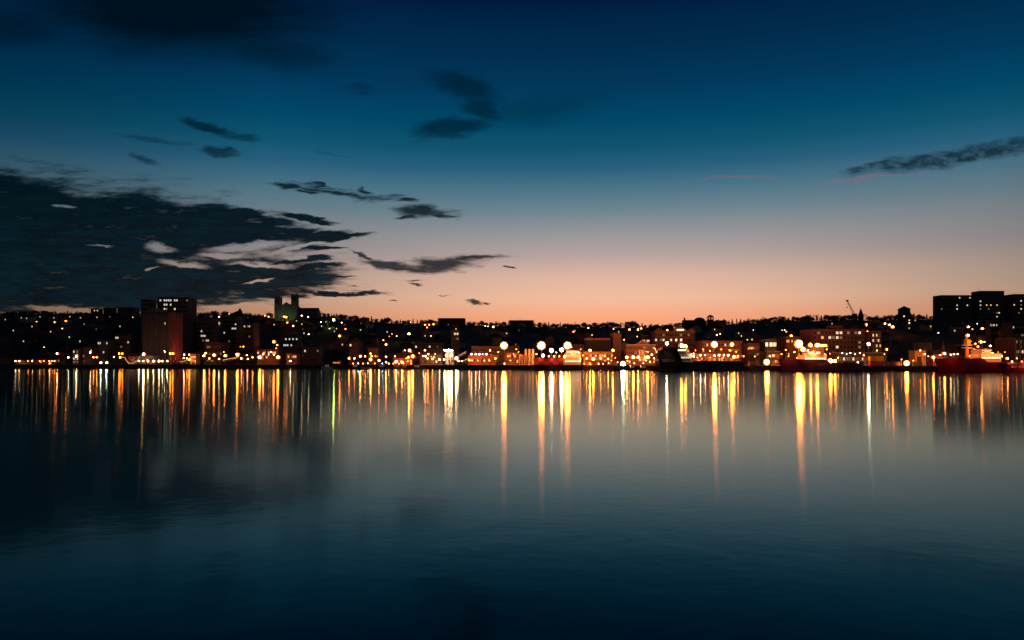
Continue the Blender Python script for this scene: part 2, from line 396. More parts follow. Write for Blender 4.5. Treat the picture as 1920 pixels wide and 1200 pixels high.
def building(name, label, cat, p0, p1, top, Y, dep, wk, rows=3, cols=4, lit=(), roof='flat', ww=1.2, wh=1.5, z0f=.0, ribs=0, group=None, fill=None, door=True, base=None, x0=None, x1=None):
    """front wall between photo columns p0 and p1 at distance Y, eaves at row top; lit: (px, py, kind)"""
    q0, q1 = p0, p1
    for _ in range(12):
        if (p0 + p1) / 2 < 960: q1 = min(p1, 960 - (960 - p1) * (Y + dep) / Y) if p1 < 960 else p1
        else: q0 = max(p0, 960 + (p0 - 960) * (Y + dep) / Y) if p0 > 960 else p0
        if q1 - q0 > (p1 - p0) * .6: break
        dep *= .85
    p0, p1 = q0, q1
    pm = (p0 + p1) / 2; zb = ground(pm, Y) if base is None else base
    w_ = (p1 - p0) / FPX * Y; zt = wz(top, Y); h = max(2.5, zt - zb); cx = wx(pm, Y)
    root = thing(name, label, cat, (cx, Y, zb), 0, group)
    m = wmat(wk); mb = MB(); a = w_ / 2
    mb.box(-a, a, 0, dep, -3, h, m)
    mb.box(-a - .15, a + .15, -.15, dep + .15, -3, .5, wmat('concrete'))
    if rows > 1 and h > 6: mb.box(-a - .06, a + .06, -.06, .3, h * .5 - .12, h * .5 + .12, wmat('concrete') if wk != 'concrete' else m)
    if ribs:
        for i in range(ribs + 1):
            x = -a + i * w_ / ribs; mb.box(x - .45, x + .45, -.7, .02, .5, h - .4, wmat('stone'))
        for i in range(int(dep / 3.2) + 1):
            y_ = .8 + i * 3.2; mb.box(a - .02, a + .7, y_ - .6, y_ + .6, .5, h - .4, wmat('rose'))  # rose light on the side wall is put into the rib colour
    mb.obj('wall', root)
    rf = MB(); rm = roofm(); rh = 0
    if roof == 'flat':
        rf.box(-a - .2, a + .2, -.2, dep + .2, h, h + .35, wmat('concrete')); rf.box(-a * .9, a * .9, .6, dep - .6, h + .35, h + .5, rm)
    elif roof == 'gable':
        rh = min(dep * .4, 4.5); rf.prism([(-.5, h), (dep / 2, h + rh), (dep + .5, h), (dep / 2, h + .01)], -a - .4, a + .4, rm); rf.prism([(0, h - .01), (dep / 2, h + rh - .3), (dep, h - .01)], -a, a, m)
    elif roof == 'front':
        rh = min(w_ * .42, 5); rf.prism([(-a - .4, h), (0, h + rh), (a + .4, h), (0, h + .01)], -.5, dep + .5, rm, 'y'); rf.prism([(-a, h - .01), (0, h + rh - .3), (a, h - .01)], -.02, dep, m, 'y')
    elif roof == 'hip':
        rh = min(dep * .4, 5); e = min(a * .8, dep * .5)
        rf.poly([(-a - .4, -.4, h), (a + .4, -.4, h), (a + .4, dep + .4, h), (-a - .4, dep + .4, h), (-a + e, dep / 2, h + rh), (a - e, dep / 2, h + rh)], [(0, 1, 5, 4), (1, 2, 5), (2, 3, 4, 5), (3, 0, 4), (3, 2, 1, 0)], rm)
    ro = rf.obj('roof', root)
    if roof in ('gable', 'hip') and w_ > 6:
        c = MB(); c.box(a * .4, a * .4 + .9, dep * .5, dep * .5 + .9, h + rh * .4, h + rh + 1.1, brick()); c.box(a * .4 - .08, a * .4 + .98, dep * .5 - .08, dep * .5 + .98, h + rh + 1.1, h + rh + 1.3, wmat('concrete')); c.obj('chimney', ro)
    L = [((lx - 960) / FPX * Y - cx, wz(ly, Y) - zb, k) for lx, ly, k in lit]
    zlo = 1.0 if rows < 2 else .7
    if fill:
        rr = random.Random(int(p0 * 7 + top)); frac, ks = fill
        for r_ in range(rows):
            for c_ in range(cols):
                if rr.random() < frac: L.insert(0, (-a + (c_ + .5) * w_ / cols, zlo + (r_ + .5) * (h - .5 - zlo) / rows, rr.choice(ks)))
    if rows: windows(root, w_, zlo, h - .5, -.03 if not ribs else -.05, rows, cols, ww, wh, L)
    if door and h > 3:
        d = MB(); d.box(-.55, .55, -.12, .03, 0, 2.1, mat('door_paint', (.12, .06, .04), .5)); d.box(-.7, -.55, -.16, .03, 0, 2.25, frame_m()); d.box(.55, .7, -.16, .03, 0, 2.25, frame_m()); d.box(-.55, .55, -.16, .03, 2.1, 2.25, frame_m())
        do = d.obj('door', root, (a * .12, -.14 if z0f == 0 else -.3, 0)); hd = MB(); hd.ball((.4, -.17, 1.05), .06, metal()); hd.obj('handle', do)
    return root, w_, h
B = building
def S(px, d): return shore(px) + d
# -- left waterfront and downtown
B('office_block', 'dark flat-roofed office block at the far left edge of the waterfront', 'office block', -40, 24, 634, S(0, 60), 22, 'dark', 5, 8, [(4, 638, 'd'), (6, 629, 'd')], fill=(.06, 'd'))
B('wharf_shed', 'low dark rose-lit shed at the far left end of the quay', 'shed', -30, 25, 672, S(0, 24), 10, 'rose', 1, 8, fill=(.2, 'd'))
r, w_, h = B('wharf_shed', 'long low shed with a canopy over a row of small lamps', 'shed', 27, 106, 674, S(60, 26), 9, 'ochre', 1, 14, roof='gable', fill=(.1, 'o'))
c = MB(); c.box(-w_ / 2, w_ / 2, -3.5, -.1, h - .6, h - .4, roofm()); [c.tube((-w_ / 2 + .3 + i * (w_ - .6) / 9, -3.3, 0), (-w_ / 2 + .3 + i * (w_ - .6) / 9, -3.3, h - .6), .1, .1, metal()) for i in range(10)]; c.obj('canopy', r)
B('waterfront_house', 'small pale rose house above the end of the long low shed', 'house', 88, 105, 661, S(96, 42), 9, 'rose', 2, 3, fill=(.3, 'd'), roof='gable')
B('narrow_building', 'narrow lit waterfront building with a grid of small windows', 'building', 137, 152, 655, S(145, 30), 12, 'brown', 4, 3, fill=(.55, 'dw'))
B('warehouse', 'dark gabled warehouse between the long shed and the narrow lit building', 'warehouse', 108, 134, 660, S(120, 40), 14, 'dark', 2, 4, fill=(.1, 'd'), roof='gable')
B('warehouse', 'dark flat warehouse just past the narrow lit building', 'warehouse', 155, 182, 652, S(168, 44), 14, 'grey', 3, 5, [(171, 661, 'w')], fill=(.05, 'd'))
B('office_block', 'grey office block rising left of the ribbed tower podium', 'office block', 183, 214, 638, S(200, 70), 16, 'concrete', 5, 6, [(206, 644, 'c'), (195, 659, 'c'), (187, 647, 'c'), (181, 647, 'c')])
B('office_block', 'dark office block with two cool lit windows beside the ribbed tower', 'office block', 216, 262, 628, S(240, 85), 18, 'brown', 6, 9, [(218, 636, 'c'), (222, 636, 'c'), (241, 642, 'c'), (228, 648, 'd')])
B('hilltop_block', 'dark hilltop block left of the twin high-rises against the cloud', 'apartment block', 170, 193, 579, 1010, 16, 'dark', 4, 5, [(177, 583, 'w'), (189, 583, 'w')], roof='flat')
B('hilltop_block', 'wide dark hilltop block hidden in trees left of the twin high-rises', 'apartment block', 194, 262, 577, 1040, 18, 'dark', 4, 12, fill=(.03, 'd'))
B('high_rise', 'left high-rise of the dark pair behind the ribbed tower', 'high-rise', 264, 293, 562, 640, 16, 'dark', 14, 6, fill=(.02, 'd'))
B('high_rise', 'wide dark high-rise with cool lit top floors behind the ribbed tower', 'high-rise', 295, 369, 558, 660, 18, 'dark', 14, 15, [(x, 566, 'c') for x in range(302, 336, 5)] + [(308, 572, 'c'), (314, 572, 'c'), (321, 572, 'c'), (307, 580, 'w'), (313, 581, 'd'), (329, 581, 'w'), (354, 564, 'd')], ww=1.3)
# ribbed tower (two shafts of different setback)
r, w_, h = B('ribbed_tower', 'pale ribbed tower glowing rose on its right half beside the quay', 'tower', 270, 341, 586, S(300, 62), 24, 'dark', 0, 0, ribs=10, door=False)
rb = r
for k in range(24):
    x = -w_ / 2 + (k + .5) * w_ / 24; link(window_mesh(.62, round(h - 3.5, 1), None), 'window', r, (x, -.04, h * .5))
    if k in (11, 20): link(window_mesh(.62, 1.6, 'w'), 'window', r, (x, -.14, h * (.79 if k == 20 else .62)))
for q_ in (4, 12, 19): added_lamp(r, (w_ / 2 + 9, q_, .6), (-1, 0, 1.1), 'P', .2, 8, 3800, 100)  # lamps added at ground level to turn the side wall rose
pm = MB(); pm.box(-w_ * .44, -w_ * .02, .8, 20, h + .3, h + 3.2, wmat('stone')); pm.obj('penthouse', r)
B('podium', 'low podium building with pale strip windows at the foot of the ribbed tower', 'podium', 262, 300, 667, S(280, 34), 12, 'cream', 1, 8, fill=(.5, 'dw'), ww=2.6)
B('quay_pavilion', 'small rose gabled pavilion left of the tower podium', 'pavilion', 240, 259, 668, S(250, 26), 8, 'rose', 1, 4, fill=(.6, 'd'), roof='gable')
B('lit_hall', 'low hall glowing golden through its wide windows right of the ribbed tower', 'hall', 356, 375, 664, S(365, 28), 10, 'ochre', 2, 5, fill=(1, 'o'), ww=2.2)
B('office_slab', 'tall grey office slab with cool strip windows right of the ribbed tower', 'office block', 370, 410, 598, S(390, 130), 18, 'dark', 8, 8, [(378, 617, 'c'), (377, 631, 'c'), (381, 632, 'c'), (385, 632, 'c'), (382, 638, 'd'), (387, 639, 'c'), (392, 639, 'c')], ww=1.8)
B('office_slab', 'low brown office block in front of the tall grey slab', 'office block', 384, 430, 643, S(400, 60), 16, 'brown', 3, 9, [(394, 646, 'w'), (394, 653, 'd'), (390, 646, 'd')], fill=(.06, 'd'))
B('office_slab', 'dark stepped office block with a bright window strip below the turreted house', 'office block', 419, 456, 595, S(440, 170), 18, 'dark', 8, 8, [(441, 611, 'c'), (436, 618, 'c'), (440, 618, 'c'), (445, 618, 'c'), (421, 625, 'c'), (430, 638, 'd')], ww=1.8)
B('office_slab', 'dark office block with paired dim windows below the church', 'office block', 457, 486, 606, S(470, 150), 18, 'brown', 6, 6, [(460, 615, 'c'), (468, 616, 'c'), (468, 630, 'd'), (464, 616, 'd')], ww=1.8)
r, w_, h = B('turreted_house', 'dark turreted house with a pointed roof on the ridge', 'house', 430, 462, 590, 1000, 14, 'dark', 2, 6, roof='hip')
tt = MB(); tt.tube((3.5, 4, h), (3.5, 4, h + 3.5), 3.2, 3.2, wmat('dark'), 8); tt.tube((3.5, 4, h + 3.5), (3.5, 4, h + 9), 3.6, .1, roofm(), 8); tt.obj('turret', r)
B('brick_row', 'lamp-lit brick waterfront terrace with orange shopfronts below the church', 'terrace', 482, 531, 656, S(500, 30), 12, 'brick', 3, 10, [(x, 669, 'o') for x in (485, 489, 519, 523, 526)] + [(494, 664, 'o'), (504, 664, 'o'), (514, 664, 'o')], fill=(.12, 'o'))
B('restaurant', 'low rose waterfront restaurant with pinkish windows right of the brick terrace', 'restaurant', 536, 563, 663, S(550, 30), 10, 'rose', 2, 6, [(542, 669, 'o'), (551, 669, 'o'), (560, 669, 'o')], fill=(.15, 'd'), roof='gable')
B('terrace', 'dim terrace with a row of four lit windows below the church', 'terrace', 531, 566, 629, S(548, 150), 14, 'dark', 3, 8, [(537, 633, 'c'), (542, 633, 'c'), (548, 633, 'c'), (555, 633, 'c'), (531, 644, 'c'), (537, 644, 'c'), (538, 650, 'c'), (545, 650, 'c')])
B('terrace', 'grey terrace with scattered dim windows left of the leafy gap', 'terrace', 566, 606, 652, S(585, 60), 14, 'grey', 3, 8, [(572, 661, 'c'), (599, 655, 'd')], fill=(.05, 'd'))
B('ticket_kiosk', 'red-lit ticket kiosk standing alone on the dark quay', 'kiosk', 624, 640, 678, S(632, 10), 5, 'red', 1, 4, fill=(1, 'o'), door=False, ww=1.0)
B('warehouse', 'dark warehouse with a tall brown gable left of the harbour boats', 'warehouse', 655, 681, 641, S(668, 50), 16, 'brown', 4, 4, [(659, 646, 'w')], roof='front')
B('terrace', 'dark brown quay building behind the golden lamps by the harbour boats', 'quay building', 690, 716, 652, S(700, 44), 14, 'brown', 3, 5, fill=(.08, 'o'), roof='hip')
B('boat_house', 'red-lit boathouse behind the small harbour boats', 'boathouse', 737, 776, 671, S(756, 26), 9, 'red', 1, 7, fill=(.4, 'o'), roof='gable')
B('lit_house', 'orange-lit narrow house with strip balconies behind the boathouse', 'house', 764, 777, 656, S(770, 42), 10, 'ochre', 3, 2, fill=(.8, 'o'))
B('terrace', 'long mauve terrace with dim windows on the slope behind the white floodlights', 'terrace', 778, 832, 644, S(800, 110), 14, 'brown', 3, 12, [(779, 648, 'w'), (805, 646, 'w')], fill=(.1, 'd'))
B('slim_tower', 'slim dark tower with a few lit windows above the white floodlights', 'tower block', 846, 862, 620, S(854, 100), 12, 'brown', 6, 3, [(854, 625, 'w'), (857, 635, 'd'), (857, 617, 'w')])
B('terrace', 'row of dark quay stores behind the chain of small warm lamps', 'stores', 788, 833, 664, S(810, 30), 12, 'dark', 2, 9, fill=(.1, 'w'), roof='gable')
B('pump_house', 'small pale-lit pump house under the white floodlights', 'pump house', 835, 852, 660, S(843, 32), 10, 'white', 2, 3, fill=(.5, 'w'))
# -- centre
B('ridge_hall', 'flat-roofed dark hall on the ridge left of centre', 'hall', 821, 873, 597, 1030, 22, 'dark', 3, 9, [(840, 614, 'd')])
r, w_, h = B('ridge_hall', 'flat-roofed dark hall with rooftop aerials on the ridge', 'hall', 955, 1001, 601, 1030, 22, 'dark', 3, 8)
ae = MB(); [ae.tube((x, 6, h), (x, 6, h + k), .12, .05, metal(), 4) for x, k in ((-14.5, 7), (-3, 4.5), (-1.5, 5.5), (1, 4))]; ae.obj('aerial', r)
r, w_, h = B('red_warehouse', 'long red warehouse glowing in the orange lamplight', 'warehouse', 878, 934, 667, S(905, 30), 14, 'red', 1, 12, roof='flat', fill=(.35, 'o'))
B('brick_store', 'dark red brick store standing behind the long red warehouse', 'store', 884, 942, 650, S(910, 60), 14, 'brick', 3, 12, fill=(.08, 'o'))
B('red_shed', 'orange-lit red shed between the warehouse and the white silos', 'shed', 948, 973, 661, S(960, 34), 12, 'red', 2, 5, fill=(.2, 'o'), roof='gable')
B('banded_hall', 'dark windowless hall with a pale roof band', 'hall', 1096, 1146, 637, S(1120, 75), 22, 'dark', 0, 0, door=False)
r, w_, h = B('stair_tower', 'pale concrete stair tower at the right end of the banded hall', 'tower', 1144, 1165, 625, S(1150, 79), 16, 'rose', 0, 0, door=False)
f = MB(); Yb = S(1120, 75); f.box(wx(1096, Yb), wx(1144, Yb), Yb - .6, Yb - .25, wz(637, Yb) - .3, wz(634, Yb), wmat('rose'))
o = f.obj('fascia'); bh = [t_ for t_ in ALLT if t_.name.startswith('banded_hall')][0]; o.parent = bh; o.location = tuple(-v for v in bh.location)
B('market_hall', 'low orange-lit quay hall with a pale ledge before the banded hall', 'hall', 1092, 1150, 660, S(1120, 36), 14, 'ochre', 2, 12, fill=(.25, 'o'))
# front gabled hotel
r, w_, h = B('hotel', 'gabled brick hotel front with pale eaves and a lit ground floor', 'hotel', 1168, 1228, 647, S(1198, 46), 16, 'brick', 4, 14, fill=(.22, 'do'), roof='flat', ww=1.1)
def gable(root, x, w2, z, y, rise, m, rm, name='gable'):
    gb = MB(); gb.prism([(x - w2, z), (x, z + rise), (x + w2, z)], y, y + 3.5, m, 'y')
    gb.prism([(x - w2 - .35, z - .1), (x, z + rise + .1), (x + w2 + .35, z - .1), (x + w2 + .35, z + .3), (x, z + rise + .55), (x - w2 - .35, z + .3)], y - .35, y + 3.6, rm, 'y'); return gb.obj(name, root)
gable(r, 1.2, 4.2, h, -.3, 2.6, wmat('brick'), wmat('cream'))
e = MB(); e.box(-w_ / 2 - .3, w_ / 2 + .3, -.45, -.21, h - .2, h + .45, wmat('cream')); e.obj('eaves', r)
# rear hotel
r, w_, h = B('hotel', 'rear brick hotel wing with two end gables and a lit arched dormer', 'hotel', 1219, 1303, 622, S(1260, 92), 18, 'brick', 6, 16,
             [(1224, 635, 'w'), (1243, 635, 'w'), (1258, 634, 'w'), (1266, 635, 'v'), (1275, 635, 'v'), (1270, 635, 'v')], fill=(.2, 'd'), ww=1.3)
gable(r, -w_ / 2 + 2.4, 2.6, h, -.3, 2.0, wmat('brick'), wmat('rose')); gable(r, w_ / 2 - 2.4, 2.6, h, -.3, 2.0, wmat('brick'), wmat('rose'))
ar = MB(); ar.prism([(3.5 + 4.4 * math.cos(math.pi * i / 8), h + .3 + 2.6 * math.sin(math.pi * i / 8)) for i in range(9)], -.4, 3, wmat('cream'), 'y'); ao = ar.obj('dormer', r)
lw = MB(); lw.box(1.2, 5.8, -.5, -.39, h + .7, h + 1.7, winm['v']()); lw.obj('window', ao)
e = MB(); e.box(-w_ / 2 - .3, w_ / 2 + .3, -.4, -.2, h - .2, h + .45, wmat('rose')); e.obj('eaves', r)
B('terrace', 'narrow dark terrace with a strip of warm windows left of the rear hotel', 'terrace', 1196, 1218, 630, S(1208, 100), 12, 'dark', 3, 6, [(x, 634, 'w') for x in (1205, 1209, 1213, 1217)])
B('brick_mill', 'long red brick building with rows of small windows behind the supply ship', 'brick building', 1304, 1392, 640, S(1345, 62), 18, 'brick', 4, 20, [(x, 652, 'w') for x in (1286, 1292, 1318)] + [(1360, 641, 'w')], fill=(.16, 'odd'), ww=1.2)
B('brick_shed', 'low red brick range along the quay behind the row of round lamps', 'brick range', 1296, 1388, 664, S(1340, 34), 12, 'brick', 1, 18, fill=(.2, 'o'))
B('dark_store', 'dark brown store right of the long brick building', 'store', 1390, 1424, 645, S(1405, 60), 16, 'brown', 3, 7, fill=(.05, 'd'))
B('lit_storey_block', 'terraced block with one brilliantly white-lit top storey', 'office block', 1424, 1456, 637, S(1440, 66), 16, 'grey', 3, 8, [(1424 + i * 4, 643, 'v') for i in range(1, 9)] + [(1450, 652, 'w'), (1454, 652, 'w')], ww=3.0, wh=2.4)
B('terrace', 'low dark store in front of the white-lit storey', 'store', 1425, 1462, 660, S(1445, 36), 12, 'dark', 2, 8, [(1450, 653, 'w')], fill=(.1, 'o'))
r, w_, h = B('brick_block', 'big seven-storey brick block with scattered lit windows', 'brick block', 1500, 1622, 618, S(1560, 78), 22, 'brick', 7, 14,
  [(1570, 622, 'w'), (1577, 622, 'w'), (1570, 628, 'w'), (1577, 628, 'w'), (1570, 634, 'w'), (1577, 634, 'd'), (1571, 650, 'w'), (1559, 634, 'w'), (1541, 634, 'o'), (1614, 627, 'w'), (1613, 650, 'd'), (1588, 627, 'd')], fill=(.08, 'd'), ww=1.5)
ph = MB(); ph.box(-w_ * .1, w_ * .12, 4, 12, h + .3, h + 2.6, brick()); ph.obj('penthouse', r)
B('brick_annex', 'lower brick annex left of the big brick block', 'annex', 1458, 1499, 632, S(1480, 74), 16, 'brick', 4, 8, [(1480, 637, 'o'), (1460, 641, 'o')], fill=(.15, 'o'))
r, w_, h = B('fuel_canopy', 'golden-lit quay canopy building in front of the big brick block', 'canopy building', 1510, 1545, 650, S(1528, 40), 12, 'ochre', 1, 6, fill=(.7, 'o'), ww=2)
cn = MB(); cn.box(-w_ / 2 - 1, w_ / 2 + 1, -4, .2, h - .2, h + .1, wmat('white')); cn.obj('canopy', r)
sg = MB(); sg.box(-w_ / 2, w_ / 2, -4.3, -4.02, h - .1, h + 1.3, emis('sign_glow', (1, .62, .16), 2.4)); sg.obj('sign_panel', r)
r, w_, h = B('quay_shed', 'long dark shed with a thin lit ledge behind the yellow container', 'shed', 1555, 1660, 662, S(1600, 34), 12, 'dark', 1, 20, fill=(.15, 'w'))
B('tall_store', 'tall brown store with stacked lit landings beside the white lamp post', 'store', 1625, 1652, 622, S(1640, 66), 14, 'brown', 6, 5, [(1635, 625, 'w'), (1626, 634, 'w'), (1647, 640, 'w'), (1644, 657, 'o')], fill=(.2, 'do'))
r, w_, h = B('gate_building', 'orange-lit portal building with a dark wide gateway', 'gatehouse', 1704, 1736, 658, S(1720, 32), 9, 'ochre', 0, 0, door=False)
dd = MB(); dd.box(-w_ * .3, w_ * .08, -.2, .05, 0, h * .62, mat('dark_shutter', (.02, .02, .02))); dd.obj('shutter', r)
B('boathouse', 'red-lit low boathouse left of the red ship', 'boathouse', 1738, 1768, 664, S(1750, 40), 10, 'red', 1, 6, fill=(.3, 'o'), roof='gable')
r, w_, h = B('balcony_block', 'balconied waterfront flats with paired warm lights at the right edge', 'apartment block', 1866, 1960, 634, S(1900, 60), 18, 'brown', 5, 14,
  [(1871, 657, 'w'), (1881, 657, 'w'), (1881, 665, 'w'), (1907, 656, 'w'), (1918, 657, 'w'), (1871, 641, 'o'), (1913, 641, 'w'), (1871, 635, 'w'), (1884, 635, 'v'), (1894, 635, 'v'), (1905, 635, 'v')], fill=(.2, 'do'), ww=1.6)
bal = MB(); [bal.box(-w_ / 2, w_ / 2, -1.3, -.1, h * i / 5 - .1, h * i / 5 + .1, wmat('concrete')) for i in range(1, 6)]; [bal.box(-w_ / 2 + i * w_ / 7 - .15, -w_ / 2 + i * w_ / 7 + .15, -1.35, -.1, 0, h, wmat('concrete')) for i in range(8)]; bal.obj('balcony', r)
# hospital slabs on the skyline
for lab, p0, p1, tp, cols_, lit in (
  ('left wing of the big dark hospital slab on the skyline', 1749, 1821, 554, 12, [(1794, 574, 'c'), (1794, 580, 'w'), (1813, 574, 'w'), (1801, 561, 'c'), (1817, 561, 'c')]),
  ('tallest middle section of the dark hospital slab on the skyline', 1821, 1883, 546, 12, [(1826, 568, 'w'), (1837, 575, 'c'), (1850, 569, 'o'), (1858, 569, 'o'), (1869, 569, 'o'), (1852, 581, 'd'), (1874, 588, 'w'), (1870, 596, 'c')]),
  ('right wing of the big dark hospital slab running out of view', 1883, 1960, 552, 14, [(1898, 573, 'w'), (1914, 565, 'w'), (1914, 579, 'w'), (1909, 590, 'd')])):
    r, w_, h = B('hospital_wing', lab, 'hospital', p0, p1, tp, 900, 16, 'dark', 8 if tp > 550 else 9, cols_, lit, fill=(.03, 'd'), ww=1.4, door=False)
    if p0 == 1821:
        ma = MB(); ma.tube((-w_ / 2 + .6, 2, h), (-w_ / 2 + .6, 2, h + 5.5), .15, .06, metal(), 5); ma.obj('mast', r)
B('hill_block', 'dim terrace with cool windows on the slope under the hospital', 'terrace', 1848, 1872, 601, S(1860, 260), 14, 'dark', 3, 7, [(1857, 610, 'c'), (1861, 605, 'c'), (1865, 605, 'c'), (1868, 604, 'c')])
B('hill_block', 'dim flat terrace with faint windows at the far right slope', 'terrace', 1878, 1930, 605, S(1890, 240), 14, 'dark', 3, 12, [(1883, 609, 'c'), (1894, 609, 'c')], fill=(.05, 'd'))
r, w_, h = B('gabled_mansion', 'tall gabled mansion with lit lower windows on the ridge left of the hospital', 'house', 1684, 1708, 588, 940, 14, 'dark', 2, 4, [(1686, 594, 'v'), (1691, 594, 'v'), (1689, 594, 'v')], roof='gable')
tw = MB(); tw.box(-5, 5, 2, 12, h, h + 5.5, wmat('dark')); tw.poly([(-6, 1, h + 5.5), (6, 1, h + 5.5), (6, 13, h + 5.5), (-6, 13, h + 5.5), (0, 7, h + 9.5)], [(0, 1, 4), (1, 2, 4), (2, 3, 4), (3, 0, 4), (3, 2, 1, 0)], roofm()); tw.obj('tower', r)
B('hill_house', 'tall house with a stack of warm lit windows below the gabled mansion', 'house', 1698, 1711, 597, 820, 10, 'brown', 4, 2, [(1701, 601, 'w'), (1704, 608, 'v'), (1701, 608, 'v'), (1703, 614, 'w'), (1706, 614, 'w')], roof='hip')

# ------------------------------------------------------------------ church on the hill
Y0 = 1010; zb = ground(536, Y0); cx = wx(536, Y0)
ch = thing('church', 'stone church with twin square towers, front washed by faint green light', 'church', (cx, Y0, zb))
st = wmat('stone'); sc = Y0 / FPX
def zr(py): return wz(py, Y0) - zb
for s_, tp in ((-1, 556), (1, 551)):
    t_ = MB(); xc = s_ * 15.6 * sc; hw = 5.6 * sc; zt = zr(tp)
    t_.box(xc - hw, xc + hw, -1, 8, -4, zt - 3, st); t_.box(xc - hw - .4, xc + hw + .4, -1.4, 8.4, zt - 3, zt - 2.3, st); t_.box(xc - hw - .3, xc + hw + .3, -1.3, 8.3, zt * .55, zt * .55 + .5, st)
    for ax in (-1, 1):
        for ay in (-.6, 7): t_.box(xc + ax * (hw - .7) - .6, xc + ax * (hw - .7) + .6, ay - .5, ay + .7, zt - 2.3, zt, st)
    t_.box(xc - hw + .4, xc + hw - .4, -.6, 7.6, zt - 2.3, zt - 1.2, st)
    to = t_.obj('tower', ch)
    lv = MB(); [lv.box(xc + k * 1.7 - .5, xc + k * 1.7 + .5, -1.12, -.9, zt - 8.5, zt - 4.2, mat('louvre', (.02, .02, .02))) for k in (-1, 0, 1)]; lv.obj('belfry_opening', to)
fb = MB(); hw = 10 * sc; fb.box(-hw, hw, 0, 6, -4, zr(574), st); fb.prism([(-hw, zr(574)), (0, zr(566.5)), (hw, zr(574))], .01, 6, st, 'y'); fb.box(-hw, hw, -.35, 0, zr(574) - .8, zr(574) - .1, st)
fb.box(-hw, hw, -.35, 0, zr(582) - .3, zr(582) + .3, st); [fb.box(x - .35, x + .35, -.4, 0, -4, zr(582) - .3, st) for x in (-5.4, -1.8, 1.8, 5.4)]; fb.tube((0, 3, zr(566.5)), (0, 3, zr(563.5)), .2, .1, st); fb.obj('facade', ch)
nv = MB(); nv.box(-8, 9, 6, 60, -6, zr(578), st); nv.prism([(-9, zr(578)), (0, zr(568) + 0), (10, zr(578))], 6.01, 60, roofm(), 'y'); nv.obj('nave', ch)
tr = MB(); tr.box(9, 33, 30, 44, -8, zr(581), st); tr.prism([(29.5, zr(581)), (37, zr(573.5)), (44.5, zr(581))], 8, 33, roofm()); tr.obj('transept', ch)
for x in (-3.6, 0, 3.6): link(window_mesh(1.4, 3.2, None), 'window', ch, (x, -.06, 4.6))
dr = MB(); dr.box(-1.2, 1.2, -.2, .03, 0, 3.0, mat('door_paint', (.12, .06, .04), .5)); dr.obj('door', ch)
for x_ in (-6, 6): added_lamp(ch, (x_, -14, -1.5), (-x_ / 20, 1, .75), 'G', .25, 6, 1500, 110)
# square tower and dome on the ridge
Y0 = 1020; zb = ground(1312, Y0)
r = thing('seminary', 'domed hall on the ridge joined to a low roof with one chimney', 'hall', (wx(1305, Y0), Y0, zb))
def z2(py): return wz(py, Y0) - zb
k = Y0 / FPX
mb = MB(); mb.box(-22 * k, 20 * k, 0, 14, -4, z2(601), wmat('dark')); mb.obj('wall', r)
mb = MB(); mb.box(-22 * k - .3, -1 * k, -.3, 14.3, z2(601), z2(600), roofm()); mb.obj('roof', r)
mb = MB(); mb.ball((9 * k, 7, z2(601)), 10.5 * k, roofm(), 16, 10, .62); mb.obj('dome', r)
mb = MB(); mb.box(-22 * k, -19.5 * k, 2, 4, z2(600), z2(595.5), brick()); mb.obj('chimney', r)
r = thing('bell_tower', 'square bell tower with an open belfry and peaked cap on the ridge', 'tower', (wx(1333, Y0), Y0, zb))
mb = MB(); a = 5.2 * k; mb.box(-a, a, 0, 2 * a, -4, z2(600), wmat('dark')); mb.box(-a - .4, a + .4, -.4, 2 * a + .4, z2(600), z2(600) + .5, wmat('dark')); mb.obj('shaft', r)
mb = MB(); [mb.box(x - .4, x + .4, y_ - .4, y_ + .4, z2(600) + .5, z2(594), wmat('dark')) for x in (-a + .4, -a / 3, a / 3, a - .4) for y_ in (.4, 2 * a - .4)]; mb.obj('belfry', r)
mb = MB(); mb.poly([(-a - .7, -.7, z2(594)), (a + .7, -.7, z2(594)), (a + .7, 2 * a + .7, z2(594)), (-a - .7, 2 * a + .7, z2(594)), (0, a, z2(589.5))], [(0, 1, 4), (1, 2, 4), (2, 3, 4), (3, 0, 4), (3, 2, 1, 0)], roofm()); mb.obj('roof', r)
# spire and crane
Y0 = 1010; zb = ground(1614, Y0)
r = thing('steeple', 'slender dark church steeple on the ridge just right of the crane', 'steeple', (wx(1614, Y0), Y0, zb))
mb = MB(); mb.box(-2.6, 2.6, -2.6, 2.6, -4, wz(590, Y0) - zb, wmat('dark')); mb.obj('shaft', r)
mb = MB(); mb.tube((0, 0, wz(590, Y0) - zb), (0, 0, wz(578, Y0) - zb), 3.2, .25, roofm(), 8); mb.tube((0, 0, wz(578, Y0) - zb), (0, 0, wz(575.5, Y0) - zb), .12, .06, metal(), 4); mb.obj('spire', r)
Y0 = 980; zb = ground(1602, Y0); mm = mat('crane_paint', (.12, .09, .04), .5)
r = thing('crane', 'crane with a lattice jib raised above the trees and a hanging hook', 'crane', (wx(1601, Y0), Y0, zb))
zc = wz(592, Y0) - zb
mb = MB(); [mb.tube((x, y_, -2), (x, y_, zc), .22, .22, mm, 4) for x in (-1, 1) for y_ in (-1, 1)]
for i in range(8): z_ = zc * i / 8; mb.tube((-1, -1, z_), (1, -1, z_ + zc / 8), .12, .12, mm, 4); mb.tube((1, -1, z_), (-1, -1, z_ + zc / 8), .12, .12, mm, 4)
mb.obj('mast', r)
mb = MB(); mb.box(-2, 3.5, -1.6, 1.6, zc, zc + 2.6, mm); mb.obj('cab', r)
p0 = Vector((0, 0, zc + 2)); p1 = Vector((wx(1588.5, Y0) - wx(1601, Y0), 0, wz(564, Y0) - zb)); d = (p1 - p0); u = d.normalized(); nn = Vector((u.z, 0, -u.x))
mb = MB()
